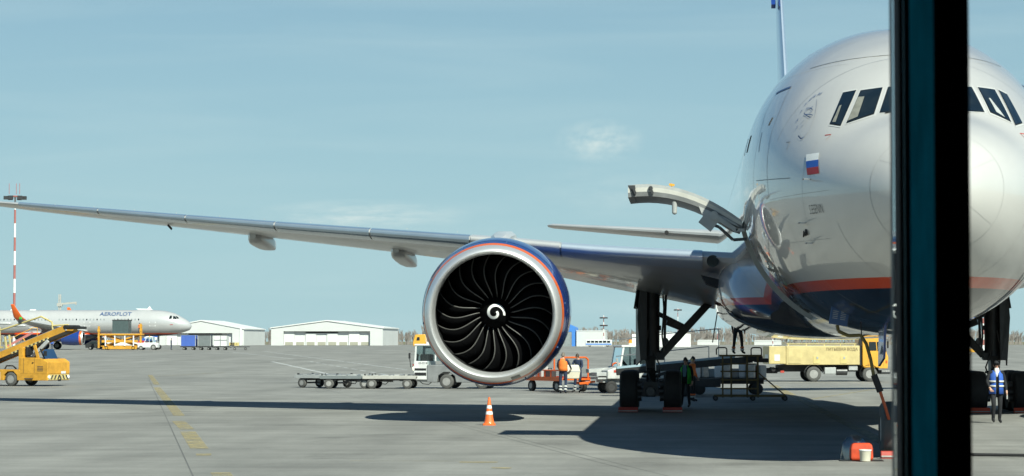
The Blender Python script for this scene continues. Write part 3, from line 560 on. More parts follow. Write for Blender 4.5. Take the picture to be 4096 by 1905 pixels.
# engines
def engine(side):
    e = bpy.data.objects.new('engine', None); col.objects.link(e); e.parent = liner; e.location = (side * 9.66, 24.35, 2.98); e.scale = (1.035,) * 3; e.rotation_euler = (R(2.6), 0, R(-1.2 * side))
    b = MB(); b.lathe([(.78, 1.585), (.5, 1.58), (.25, 1.585), (.12, 1.60), (.04, 1.63), (0, 1.675), (.025, 1.72), (.09, 1.76), (.2, 1.80), (.36, 1.835)], n=96); b.build('inlet_lip', 'lip', e, 60)
    b = MB(); b.lathe([(.36, 1.836), (.58, 1.886)], n=96); b.build('orange_band', 'orange', e, 60)
    b = MB(); b.lathe([(.58, 1.886), (1.0, 1.955), (1.6, 2.01), (2.2, 2.03), (2.9, 2.01), (3.6, 1.92), (4.4, 1.80), (5.2, 1.64), (5.2, 1.60), (4.2, 1.68)], n=96); b.build('fan_cowl', 'blue', e, 60)
    b = MB(); b.lathe([(.78, 1.586), (1.15, 1.60), (1.6, 1.62), (1.9, 1.62)], n=64); b.build('inlet_duct', 'dark', e, 60)
    b = MB(); b.lathe([(1.95, 1.63), (1.95, .3)], n=48); b.build('fan_back', 'black', e)
    b = MB(); b.lathe([(4.0, 1.2), (5.4, 1.1), (6.6, .82), (6.7, .5), (7.4, .05)], n=32); b.build('core_nozzle', 'steel', e, 50)
    b = MB(); b.lathe([(.93, .01), (.95, .06), (1.0, .15), (1.1, .26), (1.25, .37), (1.42, .45), (1.62, .49)], n=40); sp = b.build('spinner', 'blade', e, 60)
    b = MB(); P = []
    fr = pchip([.01, .06, .15, .26, .37, .45, .49], [.93, .95, 1.0, 1.1, 1.25, 1.42, 1.62])
    for i in range(26):
        a = R(-15 + i * 16.5); rad = .265 - .195 * (i / 25) ** .9; w = .027 + .012 * math.sin(i / 25 * 3) ; P.append([(math.cos(a) * q, fr(q) - .006, math.sin(a) * q) for q in (max(.015, rad - w), rad, rad + w)])
    b.loft(P, False, closed=False); b.build('spiral_mark', 'whiter', sp, 60)
    for yy, rr_ in ((.95, 1.950), (2.6, 2.022)):
        b = MB(); b.lathe([(yy, rr_ + .001), (yy + .012, rr_ + .003), (yy + .024, rr_ + .001)], n=96); b.build('cowl_seam', 'navyline', e, 60)
    for k in range(10):
        a = R(36 * k + 8); b = MB(); b.box((math.cos(a) * 1.925, .84, math.sin(a) * 1.925), (.03, .10, .05)); q = b.build('cowl_latch', 'navyline', e)
    b = MB(); a0, a1 = R(-74), R(-66); P_ = [[(math.cos(a0 + (a1 - a0) * i / 4) * r_, y_, math.sin(a0 + (a1 - a0) * i / 4) * r_) for i in range(5)] for y_, r_ in ((.06, 1.757), (.2, 1.806), (.34, 1.836))]
    b.loft(P_, False, closed=False); b.build('lip_repair_plate', 'grey', e, 60)
    # fan blade
    b = MB(); n = 12; LE, TE, L2 = [], [], []
    for i in range(n + 1):
        u = i / n; rad = .42 + 1.185 * u; ph = .14 * math.sin(math.pi * u) - .02 * u - .06 * u ** 4; beta = R(18 + 46 * u); c = .42 + .16 * u
        yl = 1.30 - .16 * math.sin(math.pi * u) + .10 * u
        def P3(k): aa = ph + k * c * math.sin(beta) / rad; return (rad * math.cos(aa), yl + k * c * math.cos(beta), rad * math.sin(aa))
        LE.append(P3(0)); L2.append(P3(.06)); TE.append(P3(1))
    b.loft([LE, L2], False, 1, closed=False); b.loft([L2, TE], False, 0, closed=False)
    b0 = b.build('fan_blade', ['blade', 'edge'], e, 60, fixn=False)
    so_ = b0.modifiers.new('thick', 'SOLIDIFY'); so_.thickness = .022; so_.offset = 0
    for k in range(1, 22):
        o = b0.copy(); col.objects.link(o); o.parent = e; o.rotation_euler = (0, 2 * math.pi * k / 22, 0)
    # pylon
    b = MB(); rr = []
    for y, w, z0, z1 in ((2.4, .05, 1.9, 2.0), (3.0, .22, 1.6, 2.06), (4.4, .3, 1.3, 2.16), (6.2, .32, 1.2, 2.2), (9.5, .3, 1.1, 1.75), (12, .1, 1.25, 1.5)):
        rr.append([(x, y, z) for x, z in ((-w, z0), (w, z0), (w, z1 - .1), (w * .6, z1), (-w * .6, z1), (-w, z1 - .1))])
    b.loft(rr); b.build('pylon', 'wing', e, 40)
    return e
engine(-1); engine(1)

# main landing gear
def main_gear(side):
    g = bpy.data.objects.new('main_gear', None); col.objects.link(g); g.parent = liner; g.location = (side * 5.5, 37.1, 0)
    for y in (-1.47, 0, 1.47):
        b = MB(); b.cyl((-.95, y, .64), (.95, y, .64), .10, .10, 12); b.build('axle', 'dark2', g, 40)
        for x in (-.70, .70): wheel(g, (x, y, .645), .655, .56, 'tyre', 'x', 'dark2', 32, .5)
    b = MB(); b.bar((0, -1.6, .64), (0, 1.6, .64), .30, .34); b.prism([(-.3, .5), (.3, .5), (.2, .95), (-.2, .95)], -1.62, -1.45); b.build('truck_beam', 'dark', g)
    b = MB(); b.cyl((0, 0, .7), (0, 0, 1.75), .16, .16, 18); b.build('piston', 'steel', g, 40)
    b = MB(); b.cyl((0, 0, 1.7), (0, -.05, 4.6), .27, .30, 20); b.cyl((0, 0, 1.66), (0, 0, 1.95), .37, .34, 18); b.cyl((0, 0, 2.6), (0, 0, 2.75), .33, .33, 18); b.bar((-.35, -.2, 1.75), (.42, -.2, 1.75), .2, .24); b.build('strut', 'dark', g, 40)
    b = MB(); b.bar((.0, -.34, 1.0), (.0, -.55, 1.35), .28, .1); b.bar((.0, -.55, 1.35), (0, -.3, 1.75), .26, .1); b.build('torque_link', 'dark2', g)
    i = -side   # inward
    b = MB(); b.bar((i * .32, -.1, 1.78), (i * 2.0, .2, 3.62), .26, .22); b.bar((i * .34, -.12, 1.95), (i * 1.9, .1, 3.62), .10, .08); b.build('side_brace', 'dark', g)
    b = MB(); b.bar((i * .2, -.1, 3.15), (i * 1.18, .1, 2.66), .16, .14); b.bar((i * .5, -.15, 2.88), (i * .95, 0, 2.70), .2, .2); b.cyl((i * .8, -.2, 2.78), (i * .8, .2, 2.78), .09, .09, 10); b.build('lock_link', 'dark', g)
    b = MB()
    b.tube([(i * .36, -.3, 4.2), (i * .42, -.32, 3.3), (i * .36, -.34, 2.4), (i * .42, -.3, 1.9)], .03); b.tube([(i * .50, -.2, 4.1), (i * .46, -.25, 3.1), (i * .44, -.3, 2.1)], .045); b.cyl((i * .46, -.3, 2.25), (i * .46, -.1, 2.25), .11, .11, 12)
    b.tube([(-i * .1, -.32, 2.6), (-i * .2, -.36, 1.9), (-i * .12, -.5, 1.3), (0, -.6, .9)], .025); b.tube([(i * .1, -.36, 1.9), (i * .3, -.5, 1.4), (i * .2, -.9, .95)], .025)
    for zz in (1.1, 1.25): b.cyl((-.3, -.35, zz), (.3, -.35, zz), .04, .04, 8)
    b.build('hydraulic_lines', 'dark2', g)
    b = MB()
    for x in (-.36, .36):
        for zz in (.45, .64, .85): b.cyl((x - .07, -1.5, zz), (x + .07, -1.5, zz), .13, .12, 12)
    b.cyl((0, -1.78, .64), (0, -1.6, .64), .14, .16, 12); b.build('brake_unit', 'dark2', g, 40)
    b = MB(); o = -i
    b.add([(o * .36, -.55, 3.95), (o * .52, .9, 3.95), (o * .52, .9, 1.45), (o * .34, -.55, 1.62), (o * .44, -.55, 3.0), (o * .12, -.62, 3.9), (o * .14, -.62, 1.66)], [(0, 1, 2, 3, 4), (5, 0, 4, 3, 6)])
    dr = b.build('gear_door', 'dark', g, fixn=False); s_ = dr.modifiers.new('t', 'SOLIDIFY'); s_.thickness = .05
    b = MB(); b.add([(o * .40, -.6, 4.05), (o * .52, -.6, 3.3), (o * .52, .8, 3.3), (o * .44, .8, 4.05)], [(0, 1, 2, 3)]); dr = b.build('upper_gear_door', 'dark', g, fixn=False); s_ = dr.modifiers.new('t', 'SOLIDIFY'); s_.thickness = .04
    b = MB(); b.add([(i * 2.22, -.3, 3.55), (i * 2.0, -.3, 2.2), (i * 2.02, .9, 2.2), (i * 2.24, .9, 3.55)], [(0, 1, 2, 3)]); dr = b.build('brace_door', 'dark2', g, fixn=False); s_ = dr.modifiers.new('t', 'SOLIDIFY'); s_.thickness = .03
main_gear(-1); main_gear(1)
# nose gear
g = bpy.data.objects.new('nose_gear', None); col.objects.link(g); g.parent = liner; g.location = (0, 5.95, 0)
for x in (-.40, .40): wheel(g, (x, 0, .535), .54, .40, 'tyre2', 'x', 'rim', 36, .5)
b = MB(); b.cyl((-.5, 0, .53), (.5, 0, .53), .09, .09, 12); b.cyl((0, 0, .5), (0, 0, 1.5), .10, .10, 14); b.build('axle', 'steel', g, 40)
b = MB(); b.cyl((0, 0, 1.3), (0, .05, 2.7), .17, .18, 16); b.bar((-.35, -.1, 1.45), (.35, -.1, 1.45), .12, .14); b.build('strut', 'dark2', g, 40)
b = MB(); b.bar((-.3, -.05, 1.5), (-.34, -.9, 2.7), .09); b.bar((.3, -.05, 1.5), (.34, -.9, 2.7), .09); b.bar((-.33, -.6, 2.3), (.33, -.6, 2.3), .07); b.build('drag_brace', 'dark2', g)
for s in (-1, 1):
    b = MB(); b.add([(s * .58, -.9, 2.62), (s * .58, .5, 2.45), (s * .60, .45, 1.75), (s * .60, -.8, 1.92)], [(0, 1, 2, 3)]); dr = b.build('nose_gear_door', 'blue', g, fixn=False); q = dr.modifiers.new('t', 'SOLIDIFY'); q.thickness = .045
    b = MB(); b.bar((s * .5, -.4, 2.5), (s * .62, -.5, 2.0), .035); b.build('door_rod', 'lightgrey', g)
for s in (-1, 1):
    b = MB(); b.cyl((s * .26, -.2, 1.72), (s * .26, -.05, 1.72), .10, .10, 14); b.build('taxi_light', 'steel', g, 40)
# ground power hatch with its hanging cover
b = MB(); b.box((0, 0, 0), (.36, .03, .34)); o = b.build('power_hatch_cover', 'navyline', liner, bevel=.08); o.location = (-1.42, 5.3, 2.72); o.rotation_euler = (R(-8), R(10), 0)
for k in range(2):
    for r_ in range(5):
        b = MB(); b.box((-.08 + .15 * k, -.019, .09 - .035 * r_), (.10, .004, .010)); b.build('placard_line', 'lightgrey', o)


# ---------------------------------------------------------------- buildings far off
def hangar(name, label, x0, x1, y, peak, eave, door, group, nd, dl):
    g = gz(y); t = thing(name, label, 'hangar', ((x0 + x1) / 2, y, g), 0, group); w = (x1 - x0) / 2; dep = 45
    dx0, dx1, dh = door; dx0 -= (x0 + x1) / 2; dx1 -= (x0 + x1) / 2
    b = MB(); b.prism([(-w, 0), (dx0, 0), (dx0, dh), (dx1, dh), (dx1, 0), (w, 0), (w, eave), (0, peak), (-w, eave)], 0, .6); b.bb(-w, -w + .5, .6, dep, 0, eave); b.bb(w - .5, w, .6, dep, 0, eave); b.bb(-w + .5, w - .5, dep - .5, dep, 0, eave)
    b.build('wall', 'tin', t)
    b = MB(); b.prism([(-w - .4, eave), (0, peak + .1), (w + .4, eave), (w + .4, eave + .35), (0, peak + .5), (-w - .4, eave + .35)], -.3, dep); b.build('roof', 'tindoor', t)
    dw = (dx1 - dx0) / nd
    for i in range(nd):
        off = .9 + .35 * (i % 2) ; a = dx0 + dw * i; b = MB(); b.bb(a + .02, a + dw - .02, off, off + .2, .05, dh - .12 - (.5 if 1 < i < 5 else 0)); d = b.build('door_panel', 'tindoor', t)
        if dl:
            b = MB(); b.bb(a + dw * .12, a + dw * .85, off - .05, off - .01, .06, 1.25); b.build('door_window', 'tan', d)
    return t
H1 = hangar('hangar', 'white gabled hangar behind the silver airliner nose, with plain sliding doors', -200, -167, 900, 9.1, 6.0, (-197, -171.5, 4.6), 'white hangars', 6, False)
b = MB(); b.bb(15.0, 15.6, -.25, -.05, 0, 6.3); b.build('corner_post', 'whiter', H1)
hangar('hangar', 'white gabled hangar left of the engine, with a row of tan panels along its doors', -146.2, -106.5, 840, 8.5, 6.0, (-141.8, -111.0, 5.0), 'white hangars', 8, True)
# blue gabled shed and white block
t = thing('blue_hangar', 'blue framed gable hangar with grey gridded doors beside the engine', 'hangar', (-37, 660, gz(660)))
b = MB(); b.prism([(-6.5, 0), (-5.6, 0), (-5.6, 4), (5.6, 4), (5.6, 0), (6.5, 0), (6.5, 5.2), (0, 8), (-6.5, 5.2)], 0, 20); b.build('wall', 'hblue', t)
for i in range(6):
    b = MB(); b.bb(-5.55 + 1.85 * i, -3.75 + 1.85 * i, -.1, .0, 0, 3.9); p = b.build('door_panel', 'panelgrey', t)
b = MB(); b.prism([(-5, 4.6), (5, 4.6), (4.6, 5.3), (0, 7.2), (-4.6, 5.3)], -.1, -.02); b.build('gable_panel', 'panelgrey', t)
t = thing('white_hall', 'plain white box-shaped hall beside the blue hangar', 'building', (-26.2, 662, gz(662)))
b = MB(); b.bb(-4.0, 4.0, 0, 16, 0, 4.25); b.build('wall', 'tin', t); b = MB(); b.bb(-4.1, 4.1, -.1, 16.1, 4.25, 4.4); b.build('roof', 'tindoor', t)
t = thing('white_shed', 'white shed behind the landing gear brace', 'building', (-6.0, 560, gz(560)))
b = MB(); b.prism([(-6.6, 0), (7, 0), (7, 3.05), (3, 3.4), (-6.6, 3.0)], 0, 12); b.build('wall', 'whiter', t); b = MB(); b.bb(-6.7, 7.1, -.05, 0, 0, .25); b.build('plinth', 'tin', t)
# airport bus
def bus(x, y, label):
    t = thing('airport_bus', label, 'bus', (x, y, gz(y)))
    b = MB(); b.bb(-3.3, 3.3, -1, 1, .3, 1.75); b.build('body', 'white', t, bevel=.12); b = MB(); b.bb(-3.2, 3.2, -1.02, -1.005, .5, .8); b.build('stripe', 'hblue', t)
    for i in range(6): b = MB(); b.bb(-2.9 + i, -2.1 + i, -1.03, -1.005, 1.0, 1.5); b.build('window', 'cockpit', t)
    for xx in (-2.2, 2.2): wheel(t, (xx, -.85, .35), .35, .25, n=12)
bus(-21.8, 600, 'white and blue airport bus in front of the white hall')
# lattice-free light masts with red and white bands
def mast(x, y, h, r, label, rings, bands=9, head=True, z=None):
    t = thing('light_mast', label, 'light mast', (x, y, gz(y) if z is None else z), 0, 'red and white light masts')
    for i in range(bands):
        b = MB(); a = h * i / bands; b.cyl((0, 0, a), (0, 0, h * (i + 1) / bands), r * (1 - .3 * i / bands), r * (1 - .3 * (i + 1) / bands), 10); b.build('mast_band', 'whiter' if i % 2 == 0 else 'redw', t, 40)
    for zz, w in rings:
        b = MB(); b.cyl((0, 0, zz), (0, 0, zz + w * .06), w * .45, w * .45, 10); o = b.build('lamp_ring', 'redw', t)
        for k in range(6):
            a = 2 * math.pi * k / 6 + .3; q = MB(); q.box((w * .55 * math.cos(a), w * .55 * math.sin(a), zz - w * .06), (w * .26, w * .2, w * .22)); q.build('flood_lamp', 'dark2', o)
    return t
m = mast(-119.3, 420, 27.2, .24, 'tall red and white light mast behind the far wing tip at left', [(27.0, 2.9)], 11)
for dx in (-1.1, .2, .8):
    b = MB(); b.cyl((dx, 0, 27.5), (dx, 0, 29.4), .05, .05, 6); b.build('antenna', 'redw', m)
mast(-21.6, 630, 8.2, .13, 'red and white mast with two lamp rings in front of the white hall', [(7.6, 1.6), (5.6, 1.6)], 9)
mast(-2.44, 700, 11.0, .13, 'slim mast with one lamp ring above the white shed', [(10.6, 1.8)], 9)
mast(11.65, 900, 6.6, .14, 'small dark headed mast on the horizon left of the belly', [(6.2, 2.0)], 3)
mast(25.0, 700, 3.6, .16, 'short red and white mast behind the tank truck rear', [], 5)
mast(35.7, 500, 3.0, .12, 'short red and white mast behind the tank truck roof', [], 4)
mast(42.1, 345, 4.6, .32, 'thick red and white banded mast behind the right landing gear', [], 6)
# site crane on the horizon
t = thing('tower_crane', 'grey jib crane on the horizon above the silver airliner', 'crane', (-238, 900, gz(900)))
b = MB()
for s in (-1, 1): b.bar((s * .45, 0, 0), (s * .3, 0, 19.4), .35)
for i in range(9): b.bar((-.4, 0, 1 + 2 * i), (.4, 0, 2.6 + 2 * i), .2)
b.build('tower', 'conc', t)
b = MB(); b.bar((-1, 0, 15.6), (6.2, 0, 16.2), .8, .7); b.box((6.2, 0, 16), (.6, .5, 1.1)); b.box((0, 0, 15.4), (2, 1, 1.2)); b.build('jib', 'conc', t)
# woodland: a long belt of leafless trees
b = MB(); rnd = random.Random(3)
def stick(p0, p1, r0, r1):
    d = (p1 - p0); q = Vector((1, 0, 0)) * r0; w = Vector((0, 1, 0)) * r0; q1 = q * (r1 / r0); w1 = w * (r1 / r0)
    b.add([p0 - q, p0 + w, p0 + q, p1 - q1, p1 + w1, p1 + q1], [(0, 1, 4, 3), (1, 2, 5, 4), (2, 0, 3, 5)])
for k in range(2600):
    x = rnd.uniform(-330, 215); y = 1075 + rnd.uniform(0, 130)
    base = 8.4 if -125 < x < -72 else 6.2; h = base * rnd.uniform(.62, 1.08) * (1 + .12 * math.sin(x * .11) + .08 * math.sin(x * .37)) * (y / 1120); p = Vector((x, y, gz(y)))
    top = p + Vector((rnd.uniform(-.4, .4), 0, h)); stick(p, top, .16, .04)
    for i in range(16):
        f = rnd.uniform(.25, .95); s0 = p.lerp(top, f); a = rnd.uniform(0, 6.28); L = h * rnd.uniform(.18, .4) * (1.15 - f * .6)
        s1 = s0 + Vector((math.cos(a) * L * .5, math.sin(a) * L * .5, L * .85)); stick(s0, s1, .09, .03)
        for j in range(2):
            f2 = rnd.uniform(.4, .9); q0 = s0.lerp(s1, f2); a2 = rnd.uniform(0, 6.28); stick(q0, q0 + Vector((math.cos(a2) * L * .3, 0, L * .4)), .06, .03)
wd = b.build('woodland', 'wood', fixn=False); tag(wd, 'belt of leafless grey brown woodland along the horizon', 'woodland', kind='stuff')
# pale low buildings on the right horizon
for i, (x, y, w, h, lab, m_) in enumerate([(96, 1050, 9, 2.2, 'low blue roofed shed on the far right horizon', 'hblue'), (33, 980, 11, 1.5, 'low white far structure behind the tank truck', 'tin'), (9, 985, 9, 1.6, 'pale low building on the horizon right of the white shed', 'tin')]):
    t = thing('far_shed', lab, 'building', (x, y, gz(y))); q = MB(); q.bb(-w / 2, w / 2, 0, 5, 0, h); q.build('wall', 'tin', t); q = MB(); q.prism([(-w / 2 - .2, h), (w / 2 + .2, h), (w / 2 - .5, h + .5), (-w / 2 + .5, h + .5)], -.1, 5); q.build('roof', m_, t)

# ---------------------------------------------------------------- parked single-aisle airliner on the left
AXN, AYN, AZN = -75.0, 361.0, gz(361)
a3 = thing('parked_airliner', 'silver narrow-body airliner parked side-on at left with orange winglet', 'airplane', (AXN, AYN, AZN), R(1))
paint2 = livery('parked_airliner_paint', [(2.30, NAVY), (2.52, RED)], (.48, .48, .475), .35, .6, .1)
fw = pchip([0, .3, .8, 1.6, 2.6, 4, 6, 28, 36, 44.5], [0.0, .62, 1.0, 1.4, 1.68, 1.88, 1.98, 1.98, 1.5, .3])
ft = pchip([0, .3, .8, 1.6, 2.6, 4, 6, 28, 36, 44.5], [3.55, 4.1, 4.5, 4.95, 5.50, 5.86, 6.0, 6.0, 6.0, 5.6]); fb = pchip([0, .3, .8, 1.6, 2.6, 4, 6, 28, 36, 44.5], [3.55, 3.0, 2.75, 2.5, 2.3, 2.1, 2.02, 2.02, 3.2, 5.0])
def s3(x, a, off=0): zc = (ft(x) + fb(x)) / 2; return Vector((-x, -(fw(x) + off) * math.cos(a), zc + ((ft(x) - fb(x)) / 2 + off) * math.sin(a)))
b = MB(); b.loft([[s3(x, 2 * math.pi * j / 40) for j in range(40)] for x in [.001, .05, .15, .3, .5, .8, 1.2, 1.6, 2.1, 2.6, 3.2, 4, 5, 6, 10, 14, 18, 22, 28, 32, 36, 40, 44.5]]); f3 = b.build('fuselage', paint2, a3, 50)
def s3z(x, z, off=.02):
    zc = (ft(x) + fb(x)) / 2; h = (ft(x) - fb(x)) / 2; t = max(-1, min(1, (z - zc) / h)); return Vector((-x, -(fw(x) * math.sqrt(1 - t * t) + off), z))
def quad3(pts, name, m, parent=None, off=.02):
    q = MB(); q.add([s3z(x, z, off) for x, z in pts], [list(range(len(pts)))]); return q.build(name, m, parent or f3, fixn=False)
for k in range(44):
    x = 7.7 + .53 * k * 1.0
    if 11.9 < x < 12.6 or 20.2 < x < 21.4: continue
    quad3([(x, 4.42), (x + .17, 4.42), (x + .17, 4.66), (x, 4.66)], 'cabin_window', 'panelgrey' if k % 3 else 'cockpit')
for p in ([(3.22, 4.68), (2.78, 4.66), (2.80, 5.12), (3.1, 5.13)], [(2.62, 4.65), (2.08, 4.66), (2.38, 5.02), (2.62, 5.10)], [(2.02, 4.70), (1.75, 4.72), (2.05, 4.98), (2.34, 5.06)]): quad3(p, 'cockpit_window', 'cockpit', None, .09)
for x in (5.2, 15.2):
    for p in ([(x, 3.5), (x + .07, 3.5), (x + .07, 4.2), (x, 4.2)], [(x + .9, 3.5), (x + .97, 3.5), (x + .97, 4.2), (x + .9, 4.2)], [(x + .07, 3.5), (x + .9, 3.5), (x + .9, 3.57), (x + .07, 3.57)]): quad3(p, 'door_outline', 'whiter')
text_obj('AEROFLOT', .72, lambda u, w: s3z(11.4 - u, 5.36 + w, .07), 'airline_title', 'navyline', f3, .012, 1.35)
quad3([(2.6, 3.72), (3.05, 3.72), (3.05, 3.80), (2.6, 3.80)], 'flag', 'flagr')
b = MB(); b.prism([(-6.0, 6.02), (-8.2, 6.05), (-8.6, 6.22), (-6.4, 6.18)], -.3, .3); b.prism([(-6.2, 6.1), (-6.9, 6.1), (-6.5, 6.6)], -.04, .04); b.build('antenna_fairing', 'whiter', f3)
for x in (24, 27): b = MB(); b.prism([(-x, 5.95), (-x - 1, 5.95), (-x - .9, 6.1), (-x - .1, 6.1)], -.2, .2); b.build('roof_aerial', 'whiter', f3)
b = MB(); b.loft([[(x, y, z) for x, y, z in ((xx, -w * math.cos(a), 2.1 + h * math.sin(a)) for a in [2 * math.pi * j / 20 for j in range(20)])] for xx, w, h in ((-14.5, .4, .3), (-16, 1.8, .75), (-19, 2.1, .95), (-24, 2.1, .95), (-27, 1.4, .6))]); b.build('belly_fairing', paint2, f3, 50)
for s in (-1, 1):
    b = MB(); rr = []
    for sp, L, C, z, T in ((1.5, 15.6, 7.2, 2.75, .85), (6.2, 18.0, 4.2, 3.25, .5), (15.6, 21.0, 1.8, 4.15, .22), (16.3, 21.3, 1.5, 4.35, .18)):
        rr.append([(-(L + C * u), s * sp, z + t * T / 2 * (1.3 if u < .5 else .8)) for u, t in [((1 + math.cos(2 * math.pi * j / 16)) / 2, math.sin(2 * math.pi * j / 16)) for j in range(16)]])
    b.loft(rr); w3 = b.build('wing', 'wing', a3, 50)
    b = MB(); b.loft([[(-(L + C * u), s * y + t * .05, z + t * .05) for u, t in [((1 + math.cos(2 * math.pi * j / 12)) / 2, math.sin(2 * math.pi * j / 12)) for j in range(12)]] for L, C, y, z in ((21.3, 1.5, 16.3, 4.35), (21.8, 1.25, 16.75, 4.8), (22.9, .5, 17.1, 6.6))]); b.build('winglet', 'orange', w3, 50)
    for k in (4.2, 8.5, 12): b = MB(); b.sphere((-(21.5 + k * .35), s * k, 2.85 + k * .085), .3, 10, 6, sc3=(4, .8, .8)); b.build('flap_track_fairing', 'wing', w3, 50)
    e3 = bpy.data.objects.new('engine', None); col.objects.link(e3); e3.parent = a3; e3.location = (-15.3, s * 5.75, 1.72)
    b = MB(); b.lathe([(0, .82), (.02, .9), (-.2, 1.0)], axis='x', n=24); b.build('inlet_lip', 'lip', e3, 50)
    b = MB(); b.lathe([(-.2, 1.0), (-.5, 1.06)], axis='x', n=24); b.build('orange_band', 'orange', e3, 50)
    b = MB(); b.lathe([(-.5, 1.061), (-1.5, 1.1), (-3.2, .98), (-3.2, .6), (-4.2, .4)], axis='x', n=24); b.build('fan_cowl', 'blue', e3, 50)
    b = MB(); b.lathe([(-.02, .83), (-.7, .8), (-.7, .01)], axis='x', n=24); b.build('inlet_duct', 'black', e3, 50)
    b = MB(); b.prism([(-1.0, 1.0), (-4.2, 1.0), (-4.6, 1.5), (-1.8, 1.3)], -.15, .15); b.build('pylon', 'white', e3)
for x, y, r_ in ((-5.1, 0, .38), (-21.6, -3.8, .58), (-21.6, 3.8, .58)):
    gq = bpy.data.objects.new('landing_gear', None); col.objects.link(gq); gq.parent = a3; gq.location = (x, y, 0)
    for q in (-.3, .3): wheel(gq, (0, q, r_), r_, .3, n=14)
    b = MB(); b.cyl((0, 0, r_), (0, 0, 2.4), .12, .14, 8); b.build('strut', 'steel', gq)
b = MB(); b.loft([[(-(L + C * u), t * .25, z) for u, t in [((1 + math.cos(2 * math.pi * j / 12)) / 2, math.sin(2 * math.pi * j / 12)) for j in range(12)]] for L, C, z in ((36.0, 6.2, 5.6), (40.5, 2.6, 11.7))]); b.build('tail_fin', 'blue', a3, 50)

